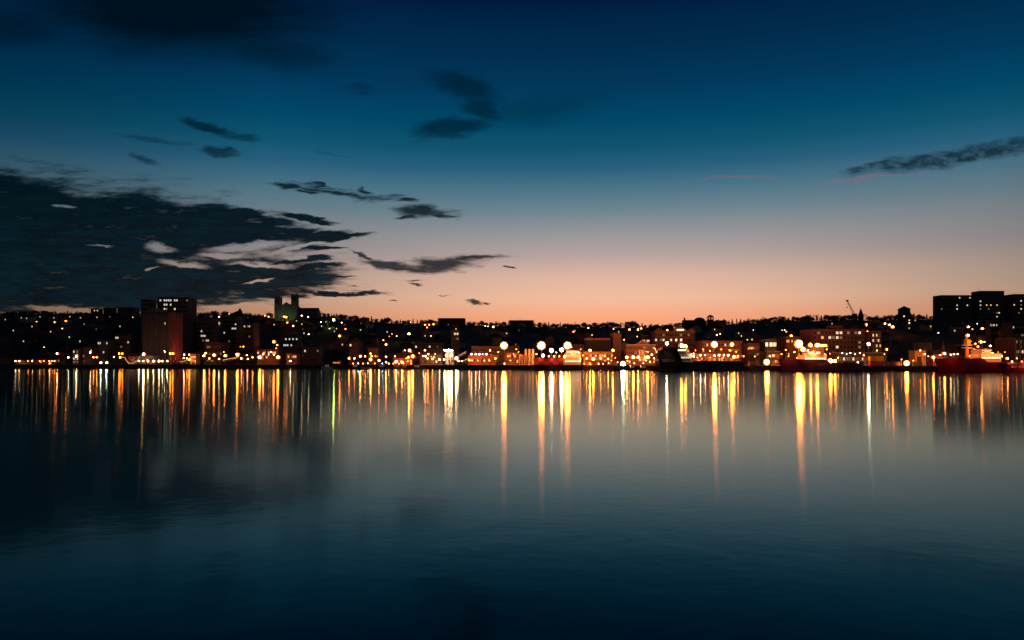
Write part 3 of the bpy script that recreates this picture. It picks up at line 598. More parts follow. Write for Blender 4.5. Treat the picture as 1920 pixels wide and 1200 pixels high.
ch_ = [(nn * 1.1, .2), (nn * -1.1, .2)]
for off in (Vector((0, -.8, 0)), Vector((0, .8, 0))):
    for s_, _ in ch_: mb.tube(p0 + s_ + off, p1 + s_ * .35 + off, .2, .16, mm, 4)
for i in range(10):
    A = p0 + d * (i / 10); Bq = p0 + d * ((i + 1) / 10); f1 = 1 - .65 * i / 10; f2 = 1 - .65 * (i + 1) / 10; s_ = 1 if i % 2 else -1
    mb.tube(A + nn * 1.1 * f1 * s_ + Vector((0, -.8, 0)), Bq - nn * 1.1 * f2 * s_ + Vector((0, -.8, 0)), .12, .12, mm, 4)
mb.box(p1.x - 1.5, p1.x + 1.3, -1, 1, p1.z - .6, p1.z + 1.0, mm); mb.obj('jib', r)
mb = MB(); mb.tube(p1, p1 + Vector((0, 0, -8)), .07, .07, mm, 4); mb.box(p1.x - .5, p1.x + .5, -.3, .3, p1.z - 9, p1.z - 7.6, mm); mb.obj('hook', r)

# ------------------------------------------------------------------ ships and boats
def hull_mesh(L, Bm, fb, bow, draft, m, m2, low=None, bowlen=.22, lower=None):
    """bow toward -x (x from 0 at the stem to L at the stern); fb(x) deck height above water"""
    mb = MB(); n = 28; ring = []
    for i in range(n + 1):
        t_ = i / n; x = L * t_; z = fb(x)
        wdt = Bm / 2 * min(1, (t_ / bowlen) ** .6 if t_ < bowlen else 1)
        wl = Bm / 2 * min(1, ((t_ - .02) / (bowlen * 1.5)) ** .9 if t_ > .02 else 0)
        rake = bow * max(0, 1 - t_ / bowlen)
        pts = [(x, -wdt, z), (x + rake * .35, -(wdt * .6 + wl * .4), z * .5), (x + rake * .8, -wl, .35), (x + rake, -wl * .9, -draft)]
        ring.append(pts + [(a_, -b_, c_) for a_, b_, c_ in reversed(pts)])
    vs = [p for r_ in ring for p in r_]; fs = []
    K = 8; mats_ = []
    for i in range(n):
        for j in range(K - 1): fs.append((i * K + j, (i + 1) * K + j, (i + 1) * K + j + 1, i * K + j + 1)); mats_.append(m2 if j in (2, 4) else m)
        fs.append((i * K + 7, (i + 1) * K + 7, (i + 1) * K, i * K)); mats_.append(lower or m)
    fs.append(tuple(n * K + j for j in range(K))); mats_.append(m)
    base = len(mb.v); mb.v += vs
    for f_, m_ in zip(fs, mats_): mb.f.append(f_); mb.m.append(mb.mi(m_))
    return mb
def deckhouse(root, x0, x1, y0, y1, z0, z1, m, name='deckhouse', wins=0, lit='w', proud=.06, wh=.9):
    mb = MB(); mb.box(x0, x1, y0, y1, z0, z1, m); mb.box(x0 - .25, x1 + .25, y0 - .25, y1 + .25, z1, z1 + .15, m); o = mb.obj(name, root)
    for i in range(wins): link(window_mesh(.8, wh, lit), 'window', o, (x0 + (i + .5) * (x1 - x0) / wins, y0 - .02, (z0 + z1) / 2 + .15))
    return o
def rail(root, pts, m):
    mb = MB()
    for p, q_ in zip(pts, pts[1:]):
        p, q_ = Vector(p), Vector(q_); n = max(1, int((q_ - p).length / 2))
        for dz in (.55, 1.05): mb.tube(p + Vector((0, 0, dz)), q_ + Vector((0, 0, dz)), .04, .04, m, 4)
        for i in range(n + 1): c_ = p.lerp(q_, i / n); mb.tube(c_, c_ + Vector((0, 0, 1.05)), .04, .04, m, 4)
    mb.obj('railing', root)
def text(body, size, loc, m, root, name='lettering'):
    c = bpy.data.curves.new(name, 'FONT'); c.body = body; c.size = size; c.extrude = .02; c.align_x = 'LEFT'; c.materials.append(m); c.space_character = 1.05
    o = bpy.data.objects.new(name, c); o.location = loc; o.rotation_euler = (R(90), 0, 0); COL.objects.link(o)
    me = bpy.data.meshes.new_from_object(o.evaluated_get(bpy.context.evaluated_depsgraph_get())); bpy.data.objects.remove(o); me.name = name
    o = link(me, name, root, loc); o.rotation_euler = (R(90), 0, 0); return o
lettering = lambda: mat('lettering_white', (.85, .85, .82), .5)
def supply_ship(name, label, px0, Y, L, zb_bow, zb_aft, step, hull, stripe, house, bowm=None, cat='ship', bm=12):
    r = thing(name, label, cat, (wx(px0, Y), Y, 0))
    def fb(x):
        t_ = x / L
        if t_ < step: return zb_bow
        if t_ < step + .05: return zb_bow + (zb_aft - zb_bow) * (t_ - step) / .05
        return zb_aft
    hull_mesh(L, bm, fb, 3.2, 1.2, hull, stripe, lower=hull).obj('hull', r)
    return r
navy = mat('hull_navy', (.035, .045, .06), .45); redp = mat('hull_red', (.24, .015, .018), .45); plum = mat('hull_plum', (.20, .07, .10), .45); boot = mat('boot_topping', (.20, .02, .02), .6)
# black supply ship
Y1 = shore(1300) - 11; k = Y1 / FPX; HS = lambda py: wz(py, Y1)
r = supply_ship('supply_ship', 'black offshore supply ship with a high bow and long low aft deck', 1231, Y1, 157 * k, HS(657), HS(679), .23, navy, boot, white_paint())
deckhouse(r, 8 * k, 36 * k, -4.6, 4.6, HS(657), HS(652), navy, 'forecastle', 5, None)
o = deckhouse(r, 38 * k, 62 * k, -4.8, 4.8, HS(679), HS(663), white_paint(), 'deckhouse', 6, 'w')
deckhouse(r, 37 * k, 52 * k, -4.4, 4.4, HS(663) + .16, HS(652), white_paint(), 'bridge', 5, 'v')
mb = MB(); mb.tube((44 * k, 0, HS(652)), (44 * k, 0, HS(634)), .35, .15, white_paint()); mb.tube((44 * k - 2.2, 0, HS(643)), (44 * k + 2.2, 0, HS(643)), .1, .1, white_paint()); mb.tube((44 * k - 1.4, 0, HS(638)), (44 * k + 1.4, 0, HS(638)), .08, .08, white_paint()); mb.obj('mast', r)
mb = MB(); mb.tube((58 * k, 0, HS(663)), (58 * k, 0, HS(654)), .9, .7, wmat('ochre'), 10); mb.obj('funnel', r)
mb = MB(); mb.box(64 * k, 155 * k, -5.9, -5.5, HS(679), HS(676.5), wmat('ochre')); mb.box(64 * k, 155 * k, 5.5, 5.9, HS(679), HS(676.5), wmat('ochre')); mb.obj('bulwark', r)
rail(r, [(1.2, -3, HS(657)), (8 * k, -5, HS(657)), (36 * k, -5.6, HS(657))], metal())
text('TOCOW', 1.75, (5 * k, -6.06, HS(679) + .2), lettering(), r)
for x, P_ in ((66, 3500), (36, 1500)): added_lamp(r, (x * k, -5.2, HS(663)), (-.7 if x > 50 else .8, .55, -.3), 'W', .3, 120, P_)  # added to brighten the white deckhouse
added_lamp(r, (10 * k, -8.2, HS(659)), (.3, .9, -1), 'W', .16, 20, 350, 110)  # outboard lamp added to light the bow letters
for x in (72, 96, 120, 146): added_lamp(r, (x * k, -5.2, HS(670)), (.2, .5, -1), 'Y', .28, 60, 900)
for i, x in enumerate((76, 84, 96)): 
    mb = MB(); mb.box(x * k, (x + 6) * k, -2, 1, HS(679), HS(674), wmat(('white', 'rose', 'ochre')[i])); mb.obj('deck_locker', r)
# plum supply ship
Y1 = shore(1530) - 11; k = Y1 / FPX; HS = lambda py: wz(py, Y1)
r = supply_ship('supply_ship', 'plum-hulled supply ship with white letters by its lit deckhouse', 1458, Y1, 150 * k, HS(674), HS(680), .55, plum, boot, white_paint())
deckhouse(r, 44 * k, 84 * k, -4.8, 4.8, HS(680), HS(666), white_paint(), 'deckhouse', 9, 'v')
deckhouse(r, 52 * k, 74 * k, -4.2, 4.2, HS(666) + .16, HS(659), white_paint(), 'bridge', 6, 'v')
mb = MB(); mb.tube((60 * k, 0, HS(659)), (60 * k, 0, HS(640)), .35, .15, white_paint()); mb.tube((60 * k - 2, 0, HS(648)), (60 * k + 2, 0, HS(648)), .1, .1, white_paint()); mb.obj('mast', r)
mb = MB(); mb.tube((80 * k, 0, HS(666)), (80 * k, 0, HS(656)), .9, .7, wmat('ochre'), 10); mb.obj('funnel', r)
rail(r, [(1.2, -3, HS(674)), (14 * k, -5, HS(674)), (43 * k, -5.6, HS(674))], metal())
for x in (42, 60, 88): added_lamp(r, (x * k, -7.4, HS(662)), (.1, .8, -.5), 'Y', .35, 90, 1000)
added_lamp(r, (4 * k, -8.5, HS(671)), (.8, 1, -.7), 'P', .2, 12, 700)  # outboard lamp added to light the plum hull side
text('KSAT', 1.7, (66 * k, -6.06, HS(680) - 1.5), lettering(), r)
# red ship
Y1 = shore(1820) - 11; k = Y1 / FPX; HS = lambda py: wz(py, Y1)
r = supply_ship('red_ship', 'red-bowed ship with a lit cream deckhouse and a masted orange tower', 1751, Y1, 128 * k, HS(672), HS(679), .62, redp, boot, white_paint())
mb = MB(); mb.tube((62 * k, 0, HS(672)), (62 * k, 0, HS(646)), .9, .7, wmat('ochre'), 8); mb.box(57 * k, 68 * k, -2, 2, HS(653), HS(651.5), white_paint()); mb.box(57 * k, 68 * k, -2, 2, HS(648), HS(646.5), white_paint()); mb.box(59 * k, 66 * k, -1.5, 1.5, HS(646.5), HS(637), wmat('ochre')); mb.tube((62 * k, 0, HS(637)), (62 * k, 0, HS(627)), .3, .12, white_paint()); mb.tube((59 * k, 0, HS(633)), (65 * k, 0, HS(633)), .1, .1, white_paint()); mb.obj('crane_tower', r)
deckhouse(r, 78 * k, 114 * k, -4.8, 4.8, HS(679), HS(664), white_paint(), 'deckhouse', 8, 'v')
deckhouse(r, 80 * k, 98 * k, -4.3, 4.3, HS(664) + .16, HS(655), wmat('cream'), 'bridge', 5, 'w')
mb = MB(); mb.tube((86 * k, 0, HS(655)), (86 * k, 0, HS(630)), .35, .12, wmat('red')); mb.tube((92 * k, 1, HS(655)), (95 * k, 1, HS(638)), .2, .1, white_paint()); mb.tube((83 * k, 0, HS(641)), (90 * k, 0, HS(641)), .12, .12, white_paint()); mb.tube((84 * k, 0, HS(636)), (89 * k, 0, HS(636)), .1, .1, white_paint()); mb.obj('mast', r)
mb = MB(); mb.tube((18 * k, 0, HS(672)), (18 * k, 0, HS(637)), .25, .1, wmat('rose')); mb.tube((18 * k, 0, HS(642)), (23 * k, 0, HS(668)), .08, .08, wmat('rose'), 4); mb.tube((18 * k, 0, HS(642)), (13 * k, 0, HS(668)), .08, .08, wmat('rose'), 4); mb.obj('foremast', r)
rail(r, [(1.2, -3, HS(672)), (14 * k, -5, HS(672)), (70 * k, -5.6, HS(672))], white_paint())
for x in (2, 16): added_lamp(r, (x * k, -9.5, HS(668)), (.5, 1, -1.1), 'P', .16, 12, 420)  # outboard lamps added so the red bow glows
for x in (76, 90, 104, 116): added_lamp(r, (x * k, -7.2, HS(660)), (.1, .8, -.4), 'O', .35, 90, 550)
added_lamp(r, (62 * k, -4, HS(640)), (0, 1, -.1), 'O', .3, 60, 900)
added_lamp(r, (62 * k, -4, HS(660)), (0, 1, .2), 'O', .3, 60, 900)
# far right hull with letters
Y1 = shore(1910) - 24; k = Y1 / FPX; HS = lambda py: wz(py, Y1)
r = supply_ship('coaster', 'red-lit coaster hull with bold white letters at the right edge', 1868, Y1, 92 * k, HS(681), HS(683), .7, redp, boot, white_paint(), bm=9)
mb = MB(); mb.box(8 * k, 88 * k, -4.9, -4.6, HS(683), HS(679.6), wmat('rose')); mb.obj('bulwark', r)
deckhouse(r, 60 * k, 84 * k, -3.2, 3.2, HS(683), HS(672), white_paint(), 'deckhouse', 4, 'w')
for x in (12, 40): added_lamp(r, (x * k, -7.6, HS(678)), (.3, 1, -.8), 'P', .2, 20, 500)  # added outboard lamps brighten the lettered hull
text('ALE ALE', 1.5, (15 * k, -4.96, HS(689.5)), lettering(), r)
# cargo ship in the centre
Y1 = shore(1040) - 11; k = Y1 / FPX; HS = lambda py: wz(py, Y1)
r = supply_ship('cargo_ship', 'cargo ship with a tall lit cream deckhouse behind stacked dark red boxes', 996, Y1, 96 * k, HS(684), HS(684), .5, navy, boot, white_paint())
deckhouse(r, 62 * k, 92 * k, -4.8, 4.8, HS(684), HS(672), white_paint(), 'deckhouse', 8, 'v')
deckhouse(r, 64 * k, 92 * k, -4.5, 4.5, HS(672) + .16, HS(664), wmat('cream'), 'deckhouse', 7, 'w')
deckhouse(r, 66 * k, 88 * k, -4.2, 4.2, HS(664) + .16, HS(657), wmat('cream'), 'bridge', 6, 'v')
mb = MB(); mb.tube((70 * k, 0, HS(657)), (70 * k, 0, HS(641)), .35, .15, white_paint()); mb.tube((66 * k, 0, HS(648)), (74 * k, 0, HS(648)), .1, .1, white_paint()); mb.obj('mast', r)
for x, z_ in ((60, 664), (78, 662), (94, 668)): added_lamp(r, (x * k, -7.2, HS(z_)), (.05, .8, -.4), 'Y', .4, 160, 1300)
for x in (14, 40): added_lamp(r, (x * k, -8, HS(670)), (.1, 1, -.8), 'P', .2, 20, 1500)
rail(r, [(2, -4.4, HS(684)), (60 * k, -5.6, HS(684))], metal())
NTH = ['first', 'second', 'third', 'fourth', 'fifth', 'sixth', 'seventh', 'eighth', 'ninth', 'tenth', 'eleventh', 'twelfth', 'thirteenth', 'fourteenth', 'fifteenth', 'sixteenth', 'seventeenth', 'eighteenth', 'nineteenth', 'twentieth'] + ['twenty-' + x for x in ('first', 'second', 'third', 'fourth', 'fifth', 'sixth', 'seventh', 'eighth', 'ninth')]
def container_mesh(L, h, dpt, m):
    mb = MB(); mb.box(0, L, 0, dpt, 0, h, m); n = int(L / .45)
    for i in range(n): x = .15 + i * (L - .3) / n; mb.box(x, x + .2, -.05, .0, .15, h - .15, m)
    mb.box(-.03, L + .03, -.08, .02, 0, .14, m); mb.box(-.03, L + .03, -.08, .02, h - .14, h, m)
    for x in (0, L - .14): mb.box(x - .03, x + .16, -.08, .02, .14, h - .14, m)
    return mb
cm = None
for row_ in range(2):
    for i in range(6):
        z = HS(684) + .02 + row_ * 1.98; m_ = [wmat('red'), wmat('brown')][(i + row_) % 2]
        o = container_mesh(8.7 * k, 1.9, 5, m_).obj('container', None, (wx(1001, Y1) + i * 9.1 * k, Y1 - 4.4, z))
        o['label'] = '%s %s box from the bow in the %s tier on the cargo ship' % (NTH[i], 'dark red' if (i + row_) % 2 == 0 else 'brown', ('lower', 'upper')[row_]); o['category'] = 'container'; o['group'] = 'dark red boxes on the cargo ship'
# silos
sm = MB(); sm.tube((0, 0, 0), (0, 0, 1), 1, 1, mat('silo_paint', (.62, .58, .48), .5), 20); 
def silo(px, top, base_py, wpx, Yd, lab):
    Y_ = S(px, Yd); zb_ = max(QZ, wz(base_py, Y_)); hh = wz(top, Y_) - zb_; rr = wpx / 2 * Y_ / FPX; m_ = mat('silo_paint', (.62, .58, .48), .5)
    t_ = thing('silo', lab, 'silo', (wx(px, Y_), Y_, zb_), 0, 'pale silos beside the cargo ship')
    mb = MB(); mb.tube((0, 0, 0), (0, 0, hh), rr, rr, m_, 16); [mb.tube((0, 0, hh * q_), (0, 0, hh * q_ + .12), rr + .06, rr + .06, m_, 16) for q_ in (.25, .5, .75)]; mb.obj('shell', t_)
    mb = MB(); mb.tube((0, 0, hh), (0, 0, hh + .8), rr, .2, m_, 16); mb.obj('cap', t_)
    mb = MB(); mb.tube((rr * .5 - .2, -rr * .9, 0), (rr * .5 - .2, -rr * .9, hh), .05, .05, metal(), 4); mb.tube((rr * .5 + .2, -rr * .9, 0), (rr * .5 + .2, -rr * .9, hh), .05, .05, metal(), 4); [mb.box(rr * .5 - .2, rr * .5 + .2, -rr * .9 - .03, -rr * .9 + .03, i * .6, i * .6 + .06, metal()) for i in range(int(hh / .6))]; mb.obj('ladder', t_)
for i, px in enumerate((975.5, 979.5, 983.5, 987.5, 991.5)): silo(px, 666, 685, 3.7, 12, '%s slim silo from the left in the short front row' % NTH[i])
for i, px in enumerate((985.5, 992.5, 999)): silo(px, 656, 685, 5.4, 22, '%s fat tall silo from the left behind the slim silos' % NTH[i])
silo(1204, 656, 677, 12, 22, 'broad orange-lit storage tank before the gabled hotel')
# yellow container and red one beneath, on the quay
Yq = S(1643, 6)
for lab, p0, z_, h_, m_ in (('bright yellow container standing on top of the red one', 1632, 2.45, 2.5, mat('container_yellow', (.75, .62, .05), .5)), ('long red container under the bright yellow one', 1632, .0, 2.4, wmat('red'))):
    o = container_mesh(24 * Yq / FPX, h_, 2.5, m_).obj('container', None, (wx(p0, Yq), Yq, QZ + .13 + z_)); o['label'] = lab; o['category'] = 'container'
Yq = S(1630, 9)
def box_at(px, w_px, hm, lab, k_, d=7, z=0):
    Y_ = S(px, d); o = container_mesh(w_px * Y_ / FPX, hm, 2.4, wmat(k_)).obj('container', None, (wx(px, Y_), Y_, QZ + .02 + z)); o['label'] = lab; o['category'] = 'container'
for a_ in ((1098, 20, 2.4, 'dark red container on the quay right of the cargo ship', 'red'), (1122, 16, 2.4, 'brown container between the cargo ship and the white-lit dinghy berth', 'brown'), (1145, 12, 2.2, 'small ochre container left of the cool white quay light', 'ochre'),
           (930, 16, 2.2, 'dark container in front of the long red warehouse end', 'dark'), (1405, 18, 2.4, 'grey container left of the low golden floodlight', 'grey'), (1580, 17, 2.2, 'dark container right of the twin golden floodlights', 'dark'),
           (1668, 20, 2.2, 'brown container left of the low starry lamp by the portal', 'brown'), (1712, 17, 2.2, 'green container in front of the orange portal building', 'green')): box_at(*a_)
# small boats
def boat(name, label, px, Y_, L, hullm, cabin=True, mast=4.0, group=None, flip=1):
    r = thing(name, label, 'boat', (wx(px, Y_), Y_, 0), 0 if flip == 1 else math.pi, group)
    o = hull_mesh(L, L * .3, lambda x: 1.1 + .5 * max(0, 1 - x / (L * .4)), .9, .4, hullm, hullm, bowlen=.4).obj('hull', r)
    if cabin:
        deckhouse(r, L * .38, L * .66, -L * .1, L * .1, .9, 2.5, white_paint(), 'cabin', 2, 'd', wh=.5)
    if mast:
        mb = MB(); mb.tube((L * .5, 0, 1), (L * .5, 0, 2.4 + mast), .07, .04, metal(), 5); mb.tube((L * .5, 0, 3.2), (L * .8, 0, 3.8), .05, .04, metal(), 4); mb.obj('mast', r)
    return r
for i, (px, L, mt, m_, c_) in enumerate(((652, 9, 3, navy, 'dark small boat, leftmost of the moored harbour boats'), (676, 8, 0, white_paint(), 'low open pale boat, second of the moored harbour boats'), (700, 10, 5, wmat('blue'), 'blue boat with a tall mast among the harbour boats'),
      (726, 11, 6, wmat('rose'), 'rose fishing boat with the tallest mast among the harbour boats'), (744, 9, 2, redp, 'red boat with a short mast among the harbour boats'), (765, 10, 4, wmat('green'), 'green cabin boat, rightmost of the moored harbour boats'))):
    boat('fishing_boat', c_, px, shore(px) - 5 - (i % 2) * 3, L, m_, mt > 0, mt, 'small boats moored at the quay')
boat('dinghy', 'dark open dinghy by the cool white quay light', 1150, shore(1150) - 6, 6, navy, False, 0)
boat('launch', 'dark launch moored left of the gabled hotel front', 1172, shore(1172) - 7, 7.5, navy, True, 0)
boat('launch', 'low dark launch moored before the orange-lit tank', 1190, shore(1190) - 6, 9, wmat('green'), True, 1)
boat('motor_boat', 'small pale boat moored off the grey terrace in the dark gap', 601, shore(601) - 6, 8, white_paint(), True, 1)
# gangways and string lights
def gangway(label, px0, py0, px1, py1, d, k_='w', name='gangway'):
    Y_ = S(px0, d); x0, x1, z0, z1 = wx(px0, Y_), wx(px1, Y_), wz(py0, Y_), wz(py1, Y_)
    r = thing(name, label, 'gangway', (x0, Y_, QZ)); z0 -= QZ; z1 -= QZ; dx = x1 - x0
    mb = MB(); mb.prism([(0, z0 - .3), (dx, z1 - .3), (dx, z1), (0, z0)], -.6, .6, white_paint(), 'y'); mb.obj('walkway', r)
    mb = MB(); [mb.tube((dx * q_, y_, z0 + (z1 - z0) * q_), (dx * q_, y_, z0 + (z1 - z0) * q_ + 1), .04, .04, white_paint(), 4) for q_ in (0, .2, .4, .6, .8, 1) for y_ in (-.55, .55)]; mb.tube((0, -.55, z0 + 1), (dx, -.55, z1 + 1), .09, .09, emis('tube_light_' + k_, COLS['W'], 2.2), 5); mb.tube((0, .55, z0 + 1), (dx, .55, z1 + 1), .05, .05, white_paint(), 4); mb.obj('handrail', r)
    mb = MB(); [mb.tube((dx * q_, 0, -.0), (dx * q_, 0, max(.1, z0 + (z1 - z0) * q_ - .3)), .12, .12, metal(), 5) for q_ in (.05, .95)]; mb.obj('leg', r)
gangway('white-lit boarding ramp slanting up left of the brick terrace', 418, 678, 447, 672, 14)
gangway('dim white-lit ramp slanting up right of the ribbed tower', 338, 681, 362, 677, 12)
gangway('brightly lit boarding boom rising left of the long red warehouse', 857, 672, 874, 662, 12)
gangway('low lit walkway rising toward the long red warehouse', 866, 681, 880, 674, 10)
Yl = S(240, 8)
r = thing('string_lights', 'drooping string of white lights on a pole by the rose pavilion', 'string lights', (wx(229, Yl), Yl, QZ))
mb = MB(); mb.tube((0, 0, -.0), (0, 0, wz(669, Yl) - QZ), .1, .08, metal(), 5); mb.tube((wx(262, Yl) - wx(229, Yl), 0, 0), (wx(262, Yl) - wx(229, Yl), 0, wz(668, Yl) - QZ), .1, .08, metal(), 5); mb.obj('pole', r)
pts = [(226, 670), (229, 669.5), (234, 670), (237, 676), (241, 681), (248, 681), (257, 677), (262, 668)]
mb = MB(); P3 = [Vector((wx(a_, Yl) - wx(229, Yl), 0, wz(b_, Yl) - QZ)) for a_, b_ in pts]; [mb.tube(a_, b_, .09, .09, emis('tube_light_w', COLS['W'], 2.2), 5) for a_, b_ in zip(P3, P3[1:])]; mb.obj('light_string', r)

# ------------------------------------------------------------------ lights of the town
GAIN = 1.9
def lamp_em(k_, s): return emis('lamp_%s_%g' % (WORD[k_].replace(' ', '_'), s), COLS[k_], s * GAIN)
def glow_em(k_): return emis('diffuser_%s' % WORD[k_].replace(' ', '_'), (1, .27, .035) if k_ == 'Y' else COLS[k_], {'O': 2.0, 'P': 1.5, 'Y': 2.0, 'W': 1.3, 'C': .7, 'G': .9, 'B': .8}[k_], False)  # glowing shells added for the coloured halo round each bulb
LC = {}
def lamp_parts(k_, r_, h, L, style):
    key = (k_, r_, round(h), L, style)
    if key in LC: return LC[key]
    mm = metal(); e = lamp_em(k_, L); gl = glow_em(k_); h = round(h)
    p = MB()
    if h >= 1: p.tube((0, 0, -1), (0, 0, h - r_ * .8), .14 if h < 9 else .24, .09 if h < 9 else .14, mm, 6)
    if h >= 1: p.tube((0, 0, 0), (0, 0, .6), .22, .2, mm, 6)
    hd = MB(); bu = []; df = MB()
    if style in ('globe', 'lantern'):
        f_ = .5 if style == 'globe' else .42
        hd.tube((0, 0, h - r_ * 1.05), (0, 0, h - r_ * .7), .12, r_ * .5, mm, 8); hd.tube((0, 0, h + r_ * .8), (0, 0, h + r_ * 1.12), r_ * .7, .08, mm, 8)
        df.ball((0, 0, h), r_, gl, 10, 6, .9)
        b_ = MB(); b_.ball((0, -r_ * .72, h), r_ * f_, e, 8, 6); bu.append(b_.mesh('bulb'))
    else:
        n_ = 8; rr = r_ * .42
        hd.tube((0, .1, h), (0, .7, h), r_ * .7, r_ * .6, mm, 12)
        df.ball((0, .1, h), r_ * .8, gl, 12, 8)
        for i in range(n_):
            a_ = 2 * math.pi * (i + .25) / n_; cx_, cz_ = math.cos(a_) * r_ * .58, h + math.sin(a_) * r_ * .58
            df.ball((cx_, 0, cz_), rr, gl, 10, 6)
            b_ = MB(); b_.ball((cx_ * .8, -r_ * .5, h + (cz_ - h) * .8), rr * .55, e, 8, 6); bu.append(b_.mesh('bulb'))
        if True: b_ = MB(); b_.ball((0, -r_ * .72, h), rr * .8, e, 10, 6); bu.append(b_.mesh('bulb'))
    LC[key] = (p.mesh('pole') if h >= 1 else None, hd.mesh('lamp_head'), bu, df.mesh('diffuser'))
    return LC[key]
ZONES = [(130, 'the long low shed'), (262, 'the narrow lit building'), (345, 'the ribbed tower'), (480, 'the grey office slabs'), (600, 'the twin-towered church'), (700, 'the leftmost moored boats'), (830, 'the red-lit boathouse'),
         (938, 'the long red warehouse'), (1095, 'the cargo ship'), (1165, 'the banded hall'), (1232, 'the gabled hotel'), (1400, 'the black supply ship'), (1462, 'the white-lit storey'), (1622, 'the big brick block'), (1742, 'the orange portal'), (9999, 'the red ship')]
def zone(px): return next(n_ for x_, n_ in ZONES if px < x_)
PEND = {}
def pend(o, px, fmt, key): PEND.setdefault((fmt, key), []).append((px, o))
# class letter -> (shown diameter in photo px, radiance, pole height)
def lamp(px, py, k_, cls):
    up = py < 655
    d_, L, hgt, style = {'s': (3.0, 40, 6, 'lantern'), 'm': (4.4, 110, 7, 'lantern'), 'b': (7.0, 190, 8, 'globe'), 'f': (9, 110, 10, 'flood3'), 'h': (15, 190, 14, 'flood6'), 'q': (10, 120, 2, 'flood3')}[cls]
    d_ *= LR.uniform(.78, 1.2)
    if cls in 'hf' or not up:
        Yd = {'h': 9, 'f': 12, 'q': 5}.get(cls, None)
        if Yd is None: Yd = 9 + (px * 7.3 % 13)
        Y_ = S(px, Yd); hh = wz(py, Y_) - ground(px, Y_)
        if hh < 1.2: Y_ = S(px, 5); hh = max(1.0, wz(py, Y_) - ground(px, Y_))
    else:
        Y_ = find_Y(px, py, hgt); hh = wz(py, Y_) - ground(px, Y_)
        if hh < 2 or hh > 40: hh = max(2, min(40, hh))
    if up and cls in 'smb' and Y_ > 640: L *= .35
    r_ = d_ / 2 * Y_ / FPX * (.92 if Y_ > 700 else 1); r_ = round(r_ * 4) / 4 if r_ > .5 else round(max(.25, r_) * 8) / 8
    p, hd, bs, dfm = lamp_parts(k_, r_, hh, L, style)
    z_ = ground(px, Y_) + hh - round(hh)
    name = 'street_lamp' if cls in 'smb' else 'floodlight'
    t_ = thing(name, None, 'street lamp' if cls in 'smb' else 'floodlight', (wx(px, Y_), Y_, z_))
    if p: link(p, 'pole', t_)
    ho = link(hd, 'lamp_head', t_); link(dfm, 'diffuser', ho)
    for b_ in bs: link(b_, 'bulb', ho if len(bs) > 1 else t_)
    P = {'s': 250, 'm': 1100, 'b': 2600, 'f': 5000, 'h': 16000, 'q': 2500}[cls] * (.12 if up and cls in 'smb' and Y_ > 640 else 1) * (.5 if px < 600 else .85 if px > 870 else .7)
    spot(t_, (0, r_ * 1.3 + .6, round(hh) + .1), (0, 1, -.42 if cls != 'q' else .05), k_, P, 150)
    size = {'s': 'small ', 'm': '', 'b': 'bright ', 'f': '', 'h': 'great ', 'q': 'low '}[cls]
    what = 'street lamp' if cls in 'smb' else 'floodlight'
    pend(t_, px, '{n}%s%s %s{l} %s %s' % (size, WORD[k_], what, 'on the slope near' if up and cls in 'smb' else 'on the quay near', zone(px)), '')
    return t_
LR = random.Random(4)
